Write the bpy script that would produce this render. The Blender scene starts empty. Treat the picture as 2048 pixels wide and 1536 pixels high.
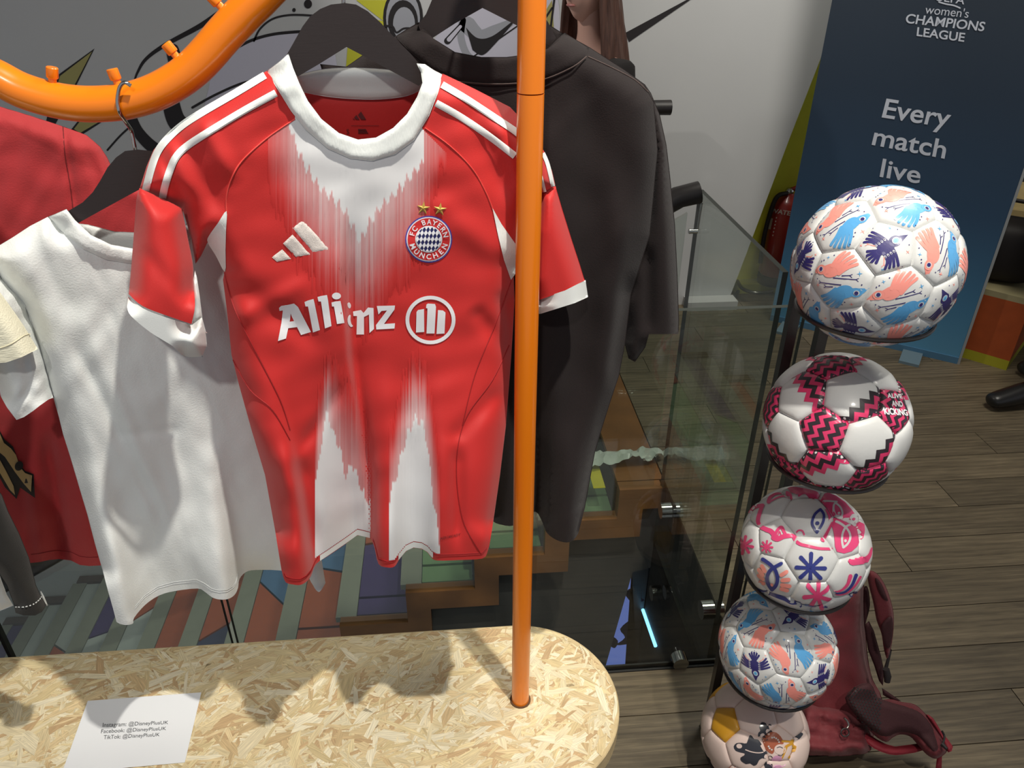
import bpy, bmesh, math, random
import numpy as np
from mathutils import Vector, Matrix
from mathutils.geometry import delaunay_2d_cdt

random.seed(7); np.random.seed(7)
SC = bpy.context.scene
COL = SC.collection

# ------------------------------------------------------------------ camera
F = 1538.0; CX, CY = 1024.0, 768.0; EYE = np.array([0.0, 0.0, 1.6]); YAW = math.radians(5.1)
def cam_basis():
    up = np.array([17/F, 2612/F, 1.0]); up /= np.linalg.norm(up)
    fw = np.array([0, 0, -1.0]); fh = fw - up*np.dot(fw, up); fh /= np.linalg.norm(fh)
    rt = np.cross(fh, up)
    hd = np.array([math.sin(YAW), math.cos(YAW), 0]); rr = np.array([math.cos(YAW), -math.sin(YAW), 0])
    return np.outer(rr, rt) + np.outer(hd, fh) + np.outer(np.array([0, 0, 1.0]), up)
CM = cam_basis()
cd = bpy.data.cameras.new('camera'); cam = bpy.data.objects.new('camera', cd); COL.objects.link(cam)
cd.sensor_fit = 'HORIZONTAL'; cd.sensor_width = 36.0; cd.lens = 36.0*F/2048.0; cd.clip_start = 0.02
mw = Matrix.Identity(4)
for i in range(3):
    for j in range(3): mw[i][j] = CM[i, j]
    mw[i][3] = EYE[i]
cam.matrix_world = mw
SC.camera = cam
SC.view_settings.view_transform = 'Standard'; SC.view_settings.look = 'None'
SC.view_settings.gamma = 1.0; SC.view_settings.use_curve_mapping = False
SC.view_settings.exposure = 0.0

# ------------------------------------------------------------------ light
W = bpy.data.worlds.new('world'); SC.world = W; W.use_nodes = True
W.node_tree.nodes['Background'].inputs[0].default_value = (0.90, 0.92, 1.0, 1)
W.node_tree.nodes['Background'].inputs[1].default_value = 0.34
def lamp(name, kind, loc, tgt, power, size, col=(1, .95, .86), cone=60, blend=.5):
    l = bpy.data.lights.new(name, kind); l.energy = power; l.color = col
    o = bpy.data.objects.new(name, l); COL.objects.link(o); o.location = loc
    o.rotation_euler = (Vector(tgt) - Vector(loc)).to_track_quat('-Z', 'Y').to_euler()
    if kind == 'SPOT': l.spot_size = math.radians(cone); l.spot_blend = blend; l.shadow_soft_size = size
    elif kind == 'AREA': l.shape = 'DISK'; l.size = size
    return o
lamp('spot_lamp', 'SPOT', (.44, .36, 3.1), (-.15, 1.0, .6), 218, .028, cone=46, blend=.4)
lamp('spot_lamp', 'SPOT', (.68, -.36, 3.1), (.62, .97, .45), 84, .028, cone=25, blend=.5)
lamp('spot_lamp', 'SPOT', (-.25, -1.0, 2.9), (-.25, 1.0, 1.15), 72, .05, col=(1, .97, .93), cone=38, blend=.7)
lamp('spot_lamp', 'SPOT', (1.05, 2.75, 3.2), (1.42, 3.55, .8), 42, .05, col=(1, .97, .9), cone=42, blend=.8)  # added fill, no visible source: brightens the right end of the white wall
lamp('spot_lamp', 'SPOT', (1.72, 3.32, 3.1), (1.5, 3.56, .5), 34, .05, col=(1, .97, .9), cone=34, blend=.8)  # added above the banner, out of view, to brighten the yellow wall
lamp('background_fill', 'AREA', (1.7, 1.9, 3.4), (1.7, 1.9, 0), 46, 1.0, col=(1, .95, .85))  # unseen area light that lifts the brightness of the background
lamp('spot_lamp', 'SPOT', (-.9, 2.35, 3.35), (-.75, 2.75, -.8), 150, .08, col=(1, .96, .9), cone=34, blend=.7)  # extra unseen spot, added so the stairs read brighter; cone kept off the wall
lamp('stair_lamp', 'SPOT', (-.71, 2.75, 2.3), (.9, 3.3, 1.0), 32, .03, col=(1, .96, .9), cone=85, blend=.7)

# ------------------------------------------------------------------ helpers
def lin(c):
    return tuple(((v/255.0)/12.92 if v/255.0 <= .04045 else (((v/255.0)+.055)/1.055)**2.4) for v in c)
def ray(x, y): return CM @ np.array([(x-CX)/F, -(y-CY)/F, -1.0])
def P(x, y, Y):
    d = ray(x, y); return EYE + d*(Y/d[1])
def G(x, y, z):
    d = ray(x, y); return EYE + d*((z-EYE[2])/d[2])
def XP(x, y, X):
    d = ray(x, y); return EYE + d*(X/d[0])
def rays(xy):
    xy = np.asarray(xy, float)
    q = np.stack([(xy[:, 0]-CX)/F, -(xy[:, 1]-CY)/F, -np.ones(len(xy))], 1)
    return q @ CM.T
def Pv(xy, Y):
    d = rays(xy); return EYE + d*(np.asarray(Y)/d[:, 1])[:, None]
def pr(p):
    q = CM.T @ (np.asarray(p, float)-EYE); return (CX+F*q[0]/-q[2], CY-F*q[1]/-q[2])
def sstep(a, b, x):
    t = np.clip((np.asarray(x, float)-a)/(b-a), 0, 1); return t*t*(3-2*t)

MATS = {}
def mat(name, rgb, rough=.6, metal=0.0, bump=0.0, bscale=200.0, var=0.0, vscale=20.0, spec=.5, sheen=0.0, coat=0.0, emit=0.0, stretch=(1, 1, 1)):
    if name in MATS: return MATS[name]
    m = bpy.data.materials.new(name); m.use_nodes = True; nt = m.node_tree; N = nt.nodes; L = nt.links
    b = N['Principled BSDF']; c = lin(rgb)+(1,)
    b.inputs['Base Color'].default_value = c; b.inputs['Roughness'].default_value = rough; b.inputs['Metallic'].default_value = metal
    b.inputs['Specular IOR Level'].default_value = spec
    if sheen: b.inputs['Sheen Weight'].default_value = sheen
    if coat: b.inputs['Coat Weight'].default_value = coat; b.inputs['Coat Roughness'].default_value = .12
    if emit: b.inputs['Emission Color'].default_value = c; b.inputs['Emission Strength'].default_value = emit
    if bump or var:
        tc = N.new('ShaderNodeTexCoord'); mp = N.new('ShaderNodeMapping'); mp.inputs['Scale'].default_value = stretch
        L.new(tc.outputs['Object'], mp.inputs['Vector'])
    if bump:
        n = N.new('ShaderNodeTexNoise'); n.inputs['Scale'].default_value = bscale; n.inputs['Detail'].default_value = 3
        L.new(mp.outputs[0], n.inputs['Vector'])
        bm = N.new('ShaderNodeBump'); bm.inputs['Strength'].default_value = bump; bm.inputs['Distance'].default_value = .002
        L.new(n.outputs['Fac'], bm.inputs['Height']); L.new(bm.outputs[0], b.inputs['Normal'])
    if var:
        n2 = N.new('ShaderNodeTexNoise'); n2.inputs['Scale'].default_value = vscale; n2.inputs['Detail'].default_value = 5
        L.new(mp.outputs[0], n2.inputs['Vector'])
        hs = N.new('ShaderNodeMapRange'); hs.inputs[1].default_value = .3; hs.inputs[2].default_value = .7; hs.inputs[3].default_value = 1-var; hs.inputs[4].default_value = 1+var
        L.new(n2.outputs['Fac'], hs.inputs[0])
        mx = N.new('ShaderNodeMix'); mx.data_type = 'RGBA'; mx.blend_type = 'MULTIPLY'; mx.inputs[0].default_value = 1
        mx.inputs[6].default_value = c; L.new(hs.outputs[0], mx.inputs[7]); L.new(mx.outputs[2], b.inputs['Base Color'])
    MATS[name] = m; return m
def vmat(name, rough=.7, grain=0.0):
    """vertex colour material; grain uses the UV map"""
    if name in MATS: return MATS[name]
    m = bpy.data.materials.new(name); m.use_nodes = True; nt = m.node_tree; N = nt.nodes; L = nt.links
    b = N['Principled BSDF']; b.inputs['Roughness'].default_value = rough
    a = N.new('ShaderNodeVertexColor'); a.layer_name = 'Col'; out = a.outputs[0]
    if grain:
        uv = N.new('ShaderNodeUVMap'); mp = N.new('ShaderNodeMapping'); mp.inputs['Scale'].default_value = (30, 620, 1)
        n = N.new('ShaderNodeTexNoise'); n.inputs['Scale'].default_value = 1; n.inputs['Detail'].default_value = 4
        L.new(uv.outputs[0], mp.inputs[0]); L.new(mp.outputs[0], n.inputs['Vector'])
        hs = N.new('ShaderNodeMapRange'); hs.inputs[1].default_value = .3; hs.inputs[2].default_value = .7; hs.inputs[3].default_value = 1-grain; hs.inputs[4].default_value = 1+grain*.5
        L.new(n.outputs['Fac'], hs.inputs[0])
        mx = N.new('ShaderNodeMix'); mx.data_type = 'RGBA'; mx.blend_type = 'MULTIPLY'; mx.inputs[0].default_value = 1
        L.new(out, mx.inputs[6]); L.new(hs.outputs[0], mx.inputs[7]); out = mx.outputs[2]
    L.new(out, b.inputs['Base Color']); MATS[name] = m; return m
def fade_mat():
    """white ink whose cover is read from the mesh colours"""
    m = bpy.data.materials.new('flare_print'); m.use_nodes = True; nt = m.node_tree; N = nt.nodes; b = N['Principled BSDF']
    b.inputs['Base Color'].default_value = lin((224, 225, 224))+(1,); b.inputs['Roughness'].default_value = .62
    a = N.new('ShaderNodeVertexColor'); a.layer_name = 'Col'; nt.links.new(a.outputs[0], b.inputs['Alpha']); return m
def glass_mat():
    m = bpy.data.materials.new('clear_glass'); m.use_nodes = True; nt = m.node_tree; N = nt.nodes; L = nt.links
    N.remove(N['Principled BSDF'])
    t = N.new('ShaderNodeBsdfTransparent'); t.inputs[0].default_value = (.90, .93, .91, 1)
    g = N.new('ShaderNodeBsdfGlossy'); g.inputs['Roughness'].default_value = .0; g.inputs[0].default_value = (1, 1, 1, 1)
    f = N.new('ShaderNodeFresnel'); ge = N.new('ShaderNodeNewGeometry'); io = N.new('ShaderNodeMapRange'); io.inputs[3].default_value = 1.5; io.inputs[4].default_value = 1/1.5
    L.new(ge.outputs['Backfacing'], io.inputs[0]); L.new(io.outputs[0], f.inputs[0])
    mx = N.new('ShaderNodeMixShader'); L.new(f.outputs[0], mx.inputs[0]); L.new(t.outputs[0], mx.inputs[1]); L.new(g.outputs[0], mx.inputs[2])
    L.new(mx.outputs[0], N['Material Output'].inputs[0]); return m
GLASS = glass_mat()

def tag(o, label=None, cat=None, group=None, kind=None):
    if label: o['label'] = label
    if cat: o['category'] = cat
    if group: o['group'] = group
    if kind: o['kind'] = kind
    return o
def empty(name, loc=(0, 0, 0)):
    o = bpy.data.objects.new(name, None); COL.objects.link(o); o.location = loc; o.empty_display_size = .05; return o
def par(o, parent):
    if parent is not None:
        o.parent = parent
        o.matrix_parent_inverse = Matrix.Translation(-Vector(parent.location)) if parent.parent is None else Matrix.Identity(4)
class MB:
    """one mesh object collected piece by piece, several materials"""
    def __init__(s): s.v = []; s.f = []; s.mi = []; s.mats = []; s.col = []; s.uv = None
    def add(s, verts, faces, m, cols=None):
        if m not in s.mats: s.mats.append(m)
        k = s.mats.index(m); n = len(s.v)
        s.v.extend([tuple(map(float, p)) for p in verts]); s.f.extend([tuple(n+int(i) for i in f) for f in faces]); s.mi.extend([k]*len(faces))
        s.col.extend(cols if cols is not None else [(1, 1, 1)]*len(verts))
        return s
    def box(s, lo, hi, m):
        x0, y0, z0 = lo; x1, y1, z1 = hi
        v = [(x0, y0, z0), (x1, y0, z0), (x1, y1, z0), (x0, y1, z0), (x0, y0, z1), (x1, y0, z1), (x1, y1, z1), (x0, y1, z1)]
        return s.add(v, [(3, 2, 1, 0), (4, 5, 6, 7), (0, 1, 5, 4), (1, 2, 6, 5), (2, 3, 7, 6), (3, 0, 4, 7)], m)
    def tube(s, pts, r, m, seg=12, cap=True):
        pts = [np.asarray(p, float) for p in pts]; n = len(pts); rs = r if hasattr(r, '__len__') else [r]*n
        v = []; f = []; prev = None
        for i in range(n):
            t = pts[min(i+1, n-1)]-pts[max(i-1, 0)]; t /= np.linalg.norm(t)+1e-12
            if prev is None:
                a = np.array([0, 0, 1.0]) if abs(t[2]) < .9 else np.array([1.0, 0, 0]); u = np.cross(t, a)
            else: u = prev-t*np.dot(prev, t)
            u /= np.linalg.norm(u); w = np.cross(t, u); prev = u
            for k in range(seg):
                a = 2*math.pi*k/seg; v.append(pts[i]+(u*math.cos(a)+w*math.sin(a))*rs[i])
        for i in range(n-1):
            for k in range(seg): f.append((i*seg+k, i*seg+(k+1) % seg, (i+1)*seg+(k+1) % seg, (i+1)*seg+k))
        if cap: f.append(tuple(range(seg-1, -1, -1))); f.append(tuple((n-1)*seg+k for k in range(seg)))
        return s.add(v, f, m)
    def build(s, name, parent=None, smooth=True, crease=True):
        me = bpy.data.meshes.new(name); me.from_pydata(s.v, [], s.f); me.update()
        for m in s.mats: me.materials.append(m)
        me.polygons.foreach_set('material_index', s.mi)
        me.polygons.foreach_set('use_smooth', [smooth]*len(s.f))
        if any(c != (1, 1, 1) for c in s.col):
            ca = me.color_attributes.new('Col', 'FLOAT_COLOR', 'POINT')
            ca.data.foreach_set('color', np.array([tuple(c)+(1.0,) for c in s.col], dtype=np.float32).ravel())
        if s.uv is not None:
            ul = me.uv_layers.new(name='UVMap'); li = np.empty(len(me.loops), dtype=np.int32); me.loops.foreach_get('vertex_index', li)
            ul.data.foreach_set('uv', np.asarray(s.uv, dtype=np.float32)[li].ravel())
        o = bpy.data.objects.new(name, me); COL.objects.link(o); par(o, parent)
        if smooth and crease: me.set_sharp_from_angle(angle=math.radians(42))
        return o
def box(name, lo, hi, m, parent=None): return MB().box(lo, hi, m).build(name, parent, smooth=False)
def tube(name, pts, r, m, parent=None, seg=14): return MB().tube(pts, r, m, seg).build(name, parent)

# ---- 2-D shapes
def spline(pts, n=6, closed=False):
    p = [np.asarray(q, float) for q in pts]; N = len(p); out = []
    for i in range(N if closed else N-1):
        if closed: a, b, c, d = p[(i-1) % N], p[i], p[(i+1) % N], p[(i+2) % N]
        else: a, b, c, d = p[max(i-1, 0)], p[i], p[i+1], p[min(i+2, N-1)]
        for k in range(n):
            t = k/n; out.append(.5*((2*b)+(-a+c)*t+(2*a-5*b+4*c-d)*t*t+(-a+3*b-3*c+d)*t**3))
    if not closed: out.append(p[-1])
    return out
def resample(poly, sp):
    out = []; n = len(poly)
    for i in range(n):
        a = np.asarray(poly[i], float); b = np.asarray(poly[(i+1) % n], float); L = np.linalg.norm(b-a)
        if L < 1e-9: continue
        k = max(1, int(math.ceil(L/sp)))
        for j in range(k): out.append(a+(b-a)*j/k)
    return np.array(out)
def inside(poly, pts):
    poly = np.asarray(poly); x, y = pts[:, 0], pts[:, 1]; r = np.zeros(len(pts), bool); n = len(poly); j = n-1
    for i in range(n):
        xi, yi = poly[i]; xj, yj = poly[j]
        c = ((yi > y) != (yj > y)) & (x < (xj-xi)*(y-yi)/((yj-yi) if yj != yi else 1e-12)+xi); r ^= c; j = i
    return r
def edist(pts, segs):
    pts = np.asarray(pts, float); d = np.full(len(pts), 1e9)
    for a, b in segs:
        a = np.asarray(a, float); b = np.asarray(b, float); ab = b-a; L = np.dot(ab, ab)+1e-12
        t = np.clip(((pts-a)@ab)/L, 0, 1); q = pts-(a+t[:, None]*ab); d = np.minimum(d, np.hypot(q[:, 0], q[:, 1]))
    return d
def tess(poly, sp, insets=()):
    """fill a simple polygon with an even triangle mesh; returns points, faces, number of rim points"""
    rim = resample(poly, sp); RS = [(rim[i], rim[(i+1) % len(rim)]) for i in range(len(rim))]; ex = []
    if insets:
        nx = np.roll(rim, -1, 0)-np.roll(rim, 1, 0); nx /= np.linalg.norm(nx, axis=1)[:, None]+1e-9; ar = np.sum(rim[:, 0]*np.roll(rim[:, 1], -1)-np.roll(rim[:, 0], -1)*rim[:, 1]); nn = np.stack([-nx[:, 1], nx[:, 0]], 1)*np.sign(ar)
        for d in insets:
            q = rim+nn*d*sp; q = q[inside(rim, q)]
            if len(q): q = q[edist(q, RS) > d*sp*.93]
            if len(q): ex.append(q)
    lo = rim.min(0); hi = rim.max(0); g = []
    row = 0; y = lo[1]
    while y < hi[1]:
        xs = np.arange(lo[0]+(sp*.5 if row % 2 else 0), hi[0], sp); g.append(np.stack([xs, np.full(len(xs), y)], 1)); y += sp*.866; row += 1
    g = np.concatenate(g) if g else np.zeros((0, 2))
    if len(g):
        g = g[inside(rim, g)]
        if len(g): g = g[edist(g, [(rim[i], rim[(i+1) % len(rim)]) for i in range(len(rim))]) > sp*(.55 if not insets else insets[-1]+.5)]
    allp = np.concatenate([rim]+ex+([g] if len(g) else [])); n = len(rim)
    r = delaunay_2d_cdt([Vector(p) for p in allp], [], [list(range(n))], 1, 1e-7)
    return np.array([tuple(v) for v in r[0]]), [tuple(f) for f in r[2]], n
def capsule(pts, w, w2=None, n=6):
    """stroke polygon with round ends; widths may taper"""
    p = [np.asarray(q, float) for q in pts]; N = len(p); ws = np.linspace(w, w if w2 is None else w2, N)/2; Lf = []; Rt = []
    T = []
    for i in range(N):
        t = p[min(i+1, N-1)]-p[max(i-1, 0)]; T.append(t/(np.linalg.norm(t)+1e-12))
    for i in range(N):
        nn = np.array([-T[i][1], T[i][0]]); Lf.append(p[i]+nn*ws[i]); Rt.append(p[i]-nn*ws[i])
    e = []; s = []
    for k in range(1, n):
        a = math.pi*k/n; nn = np.array([-T[-1][1], T[-1][0]]); e.append(p[-1]+(nn*math.cos(a)+T[-1]*math.sin(a))*ws[-1])
        nn = np.array([-T[0][1], T[0][0]]); s.append(p[0]+(-nn*math.cos(a)-T[0]*math.sin(a))*ws[0])
    return Lf+e+Rt[::-1]+s
def ell(c, rx, ry=None, rot=0.0, n=24):
    ry = rx if ry is None else ry; ca, sa = math.cos(rot), math.sin(rot)
    return [(c[0]+rx*math.cos(t)*ca-ry*math.sin(t)*sa, c[1]+rx*math.cos(t)*sa+ry*math.sin(t)*ca) for t in [2*math.pi*k/n for k in range(n)]]
def ringquads(c, r0, r1, n=40, ry=1.0):
    """annulus as small quads"""
    v = []; f = []
    for k in range(n):
        a = 2*math.pi*k/n
        for r in (r0, r1): v.append((c[0]+r*math.cos(a), c[1]+r*ry*math.sin(a)))
    for k in range(n): f.append((2*k, 2*k+1, 2*((k+1) % n)+1, 2*((k+1) % n)))
    return np.array(v), f
_TX = {}
def text2d(s, bold=0.0, spacing=1.0):
    key = (s, bold, spacing)
    if key in _TX: return _TX[key]
    cu = bpy.data.curves.new('t', 'FONT'); cu.body = s; cu.size = 1; cu.offset = bold; cu.space_character = spacing; cu.resolution_u = 6; cu.fill_mode = 'FRONT'
    o = bpy.data.objects.new('t', cu); COL.objects.link(o); dg = bpy.context.evaluated_depsgraph_get(); dg.update()
    me = o.evaluated_get(dg).to_mesh(); v = np.array([(q.co.x, q.co.y) for q in me.vertices]); f = [tuple(p.vertices) for p in me.polygons]
    o.evaluated_get(dg).to_mesh_clear(); bpy.data.objects.remove(o); bpy.data.curves.remove(cu)
    lo = v.min(0); hi = v.max(0); v = (v-lo)/(hi-lo); asp = (hi-lo)[0]/(hi-lo)[1]
    _TX[key] = (v, f, asp); return _TX[key]
def quadmap(v, TL, TR, BR, BL):
    TL, TR, BR, BL = [np.asarray(q, float) for q in (TL, TR, BR, BL)]; u = v[:, :1]; w = v[:, 1:2]
    return (BL*(1-u)+BR*u)*(1-w)+(TL*(1-u)+TR*u)*w
def decal(mb, poly, fn, m, sp=1e9, col=None):
    if sp < 1e8: v, f, _ = tess(poly, sp)
    else:
        r = delaunay_2d_cdt([Vector(p) for p in poly], [], [list(range(len(poly)))], 1, 1e-7); v = np.array([tuple(q) for q in r[0]]); f = [tuple(q) for q in r[2]]
    if len(v) and len(f): mb.add(fn(v), f, m, None if col is None else [col]*len(v))
def textdecal(mb, s, quad, fn, m, bold=0.0, spacing=1.0):
    v, f, _ = text2d(s, bold, spacing); mb.add(fn(quadmap(v, *quad)), f, m)
def clip_poly(poly, clip):
    """Sutherland-Hodgman, convex counter-clockwise clip polygon"""
    out = [np.asarray(p, float) for p in poly]; n = len(clip)
    for i in range(n):
        a = np.asarray(clip[i]); b = np.asarray(clip[(i+1) % n]); e = b-a; inp = out; out = []
        if not inp: return []
        for j in range(len(inp)):
            p = inp[j]; q = inp[(j+1) % len(inp)]; dp = e[0]*(p[1]-a[1])-e[1]*(p[0]-a[0]); dq = e[0]*(q[1]-a[1])-e[1]*(q[0]-a[0])
            if dp >= 0: out.append(p)
            if (dp >= 0) != (dq >= 0): out.append(p+(q-p)*dp/(dp-dq))
    return out

# ---- cloth: an outline in view of the eye, given its own depth, thickness and folds
class Cloth:
    def __init__(s, outline, D, T=.03, R=55.0, openseg=None, sp=12.0):
        s.rim = resample(outline, sp); s.outline = outline; s.D = D; s.T = T; s.R = R; s.sp = sp
        n = len(outline); s.segs = []
        for i in range(n):
            a, b = outline[i], outline[(i+1) % n]
            if openseg is not None and openseg(((a[0]+b[0])/2, (a[1]+b[1])/2)): continue
            s.segs.append((a, b))
    def prof(s, xy):
        e = np.clip(edist(xy, s.segs)/s.R, 0, 1); return 1-(1-e)**2.4
    def front(s, xy, eps=0.0):
        xy = np.asarray(xy, float); return Pv(xy, s.D(xy)-s.T*s.prof(xy)-eps)
    def fn(s, eps=.0012): return lambda xy: s.front(xy, eps)
    def build(s, name, m, parent=None):
        v, f, n = tess(s.outline, s.sp, (.22, .75)); pf = s.prof(v); d = s.D(v)
        A = Pv(v, d-s.T*pf); B = Pv(v, d+s.T*pf*.8+.0008); N = len(v)
        cnt = {}
        for t in f:
            for i in range(3):
                e = (t[i], t[(i+1) % 3]); cnt[tuple(sorted(e))] = cnt.get(tuple(sorted(e)), 0)+1
        faces = [tuple(t) for t in f]+[tuple(N+i for i in t[::-1]) for t in f]
        for (a, b), c in cnt.items():
            if c == 1 and not (pf[a] > .5 and pf[b] > .5): faces.append((a, b, N+b, N+a))
        mb = MB().add(np.concatenate([A, B]), faces, m); o = mb.build(name, parent, crease=False)
        return o
def wrink(xy, amp, sc, seed=0, dirs=7):
    r = np.random.RandomState(seed); o = np.zeros(len(xy))
    for k in range(dirs):
        a = r.uniform(0, math.pi); w = r.uniform(.6, 1.7)/sc; ph = r.uniform(0, 6.28); o += np.sin((xy[:, 0]*math.cos(a)+xy[:, 1]*math.sin(a))*w*6.28+ph+1.5*np.sin(xy[:, 0]*w*2+xy[:, 1]*w*1.4))
    return o*amp/math.sqrt(dirs)
def fold(xy, a, b, amp, wid, sharp=1.0):
    """ridge (amp<0 comes forward) along the segment a-b, fading at its ends"""
    a = np.asarray(a, float); b = np.asarray(b, float); ab = b-a; L = np.linalg.norm(ab); t = ((xy-a)@ab)/L**2
    n = np.array([-ab[1], ab[0]])/L; d = (xy-a)@n
    return amp*np.exp(-np.abs(d/wid)**(2*sharp if sharp >= 1 else 1.2))*sstep(-.12, .15, t)*(1-sstep(.8, 1.12, t))
# ================================================================== SETTING
YG, XG = 1.276, .686          # planes of the front and of the side balustrade glass
YW = 3.42                     # mural wall
# ---- floor
woodmats = []
def plank_mat():
    m = bpy.data.materials.new('plank_wood'); m.use_nodes = True; nt = m.node_tree; N = nt.nodes; L = nt.links; b = N['Principled BSDF']
    b.inputs['Roughness'].default_value = .55
    tc = N.new('ShaderNodeTexCoord'); oi = N.new('ShaderNodeObjectInfo')
    ad = N.new('ShaderNodeVectorMath'); ad.operation = 'MULTIPLY_ADD'; ad.inputs[1].default_value = (1, 1, 1)
    cmb = N.new('ShaderNodeCombineXYZ'); mlt = N.new('ShaderNodeMath'); mlt.operation = 'MULTIPLY'; mlt.inputs[1].default_value = 37.0
    L.new(oi.outputs['Random'], mlt.inputs[0]); L.new(mlt.outputs[0], cmb.inputs[0]); L.new(mlt.outputs[0], cmb.inputs[1])
    L.new(tc.outputs['Object'], ad.inputs[0]); L.new(cmb.outputs[0], ad.inputs[2])
    mp = N.new('ShaderNodeMapping'); mp.inputs['Scale'].default_value = (1.5, 12, 1); L.new(ad.outputs[0], mp.inputs[0])
    n = N.new('ShaderNodeTexNoise'); n.inputs['Scale'].default_value = 2.1; n.inputs['Detail'].default_value = 9; n.inputs['Roughness'].default_value = .62; n.inputs['Distortion'].default_value = .5; L.new(mp.outputs[0], n.inputs['Vector'])
    mp2 = N.new('ShaderNodeMapping'); mp2.inputs['Scale'].default_value = (.7, 7, 1); L.new(ad.outputs[0], mp2.inputs[0])
    w = N.new('ShaderNodeTexWave'); w.wave_type = 'RINGS'; w.inputs['Scale'].default_value = 2.2; w.inputs['Distortion'].default_value = 6; w.inputs['Detail'].default_value = 3; w.inputs['Detail Scale'].default_value = 1.2; L.new(mp2.outputs[0], w.inputs['Vector'])
    mx = N.new('ShaderNodeMix'); mx.data_type = 'FLOAT'; mx.inputs[0].default_value = .14; L.new(n.outputs['Fac'], mx.inputs[2]); L.new(w.outputs['Fac'], mx.inputs[3])
    cr = N.new('ShaderNodeValToRGB'); e = cr.color_ramp; e.elements[0].position = .2; e.elements[0].color = lin((72, 62, 46))+(1,); e.elements[1].position = .8; e.elements[1].color = lin((134, 120, 95))+(1,)
    L.new(mx.outputs[0], cr.inputs[0])
    mp3 = N.new('ShaderNodeMapping'); mp3.inputs['Scale'].default_value = (5, 130, 1); L.new(ad.outputs[0], mp3.inputs[0])
    n3 = N.new('ShaderNodeTexNoise'); n3.inputs['Scale'].default_value = 2.0; n3.inputs['Detail'].default_value = 4; n3.inputs['Distortion'].default_value = .8; L.new(mp3.outputs[0], n3.inputs['Vector'])
    mr3 = N.new('ShaderNodeMapRange'); mr3.inputs[1].default_value = .35; mr3.inputs[2].default_value = .62; mr3.inputs[3].default_value = .72; mr3.inputs[4].default_value = 1.08; L.new(n3.outputs['Fac'], mr3.inputs[0])
    mg3 = N.new('ShaderNodeMix'); mg3.data_type = 'RGBA'; mg3.blend_type = 'MULTIPLY'; mg3.inputs[0].default_value = 1; L.new(cr.outputs[0], mg3.inputs[6]); L.new(mr3.outputs[0], mg3.inputs[7])
    hs = N.new('ShaderNodeHueSaturation'); mr = N.new('ShaderNodeMapRange'); mr.inputs[3].default_value = .74; mr.inputs[4].default_value = 1.16; L.new(oi.outputs['Random'], mr.inputs[0]); L.new(mr.outputs[0], hs.inputs['Value'])
    L.new(mg3.outputs[2], hs.inputs['Color']); L.new(hs.outputs[0], b.inputs['Base Color'])
    bp = N.new('ShaderNodeBump'); bp.inputs['Strength'].default_value = .25; bp.inputs['Distance'].default_value = .002; L.new(n.outputs['Fac'], bp.inputs['Height']); L.new(bp.outputs[0], b.inputs['Normal'])
    return m
PLANK = plank_mat()
slabm = mat('dark_slab', (44, 42, 38), .85, bump=.2, bscale=40, var=.2, vscale=6)
fl = MB().box((-2.6, -1.2, -.30), (4.6, YG+.02, -.012), slabm).box((XG+.02, YG+.02, -3.0), (4.6, 4.6, -.012), slabm).build('floor', smooth=False); tag(fl, kind='structure')
tag(fl, 'grey brown plank floor of the shop around the stair opening')
PW = .135; row = 0; y = .05; plm = {}
def plank(x0, x1, y0, y1):
    key = round(x1-x0, 3)
    b = MB().box((-(x1-x0)/2+.0012, -(y1-y0)/2+.0012, -.011), ((x1-x0)/2-.0012, (y1-y0)/2-.0012, 0), PLANK)
    o = b.build('plank', fl, smooth=False); o.location = ((x0+x1)/2, (y0+y1)/2, 0); return o
y = YG-.0-PW*10
while y < 4.5:
    off = (row*.47) % 1.25; lo = -2.4 if y < YG-.01 else XG+.015
    x = lo-off
    while x < 3.9:
        a, b_ = max(x, lo), min(x+1.25, 4.0)
        if b_-a > .05: plank(a, b_, y, y+PW)
        x += 1.25
    y += PW; row += 1
# the dark wooden lip at the edge of the opening
# ---- lower storey
lowm = mat('lower_floor_dark', (58, 56, 54), .5, var=.15, vscale=4)
tag(box('floor_lower', (-4.5, .9, -3.1), (2.5, 4.6, -3.0), lowm), 'dark floor of the storey below the stairs', kind='structure')
um = mat('understair_grey', (70, 68, 64), .8, var=.12, vscale=5)
# ---- walls
wallm = mat('wall_white', (206, 207, 206), .75, var=.02, vscale=3)
wr = [P(1690, -30, YW), P(1639, 123, YW), P(1579, 277, YW), P(1491, 512, YW), P(1455, 606, YW)]
wp = [(-4.5, YW, -3.0), (wr[-1][0], YW, -3.0)]+[tuple(p) for p in wr[::-1]]+[(wr[0][0]+.35, YW, 3.2), (-4.5, YW, 3.2)]
n = len(wp); wv = wp+[(p[0], p[1]+.1, p[2]) for p in wp]
wb = MB().add(wv, [tuple(range(n)), tuple(range(2*n-1, n-1, -1))]+[(i, n+i, n+(i+1) % n, (i+1) % n) for i in range(n)], wallm).build('wall_back', smooth=False)
tag(wb, 'white wall with black line mural behind the stairs', kind='structure')
yel = mat('wall_yellow', (224, 224, 66), .6, var=.03)
tag(box('wall_yellow', (1.0, 3.60, 0), (2.3, 3.70, 3.0), yel), 'yellow wall showing between the white wall and the banner', kind='structure')
dk = mat('wall_dark', (60, 52, 42), .8, var=.15, vscale=2)
tag(box('wall_far', (2.3, 4.55, 0), (6.2, 4.65, 3.2), dk), 'dim brown wall far behind the banner', kind='structure')
tag(box('wall_left', (-4.6, .2, -3.0), (-4.5, 4.6, 3.2), wallm), 'white wall at the far left end of the stairs', kind='structure')
tag(box('ceiling', (-4.6, -3, 3.45), (6.2, 4.65, 3.5), mat('ceiling_white', (190, 190, 188), .9)), 'pale ceiling above the shop', kind='structure')
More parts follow.
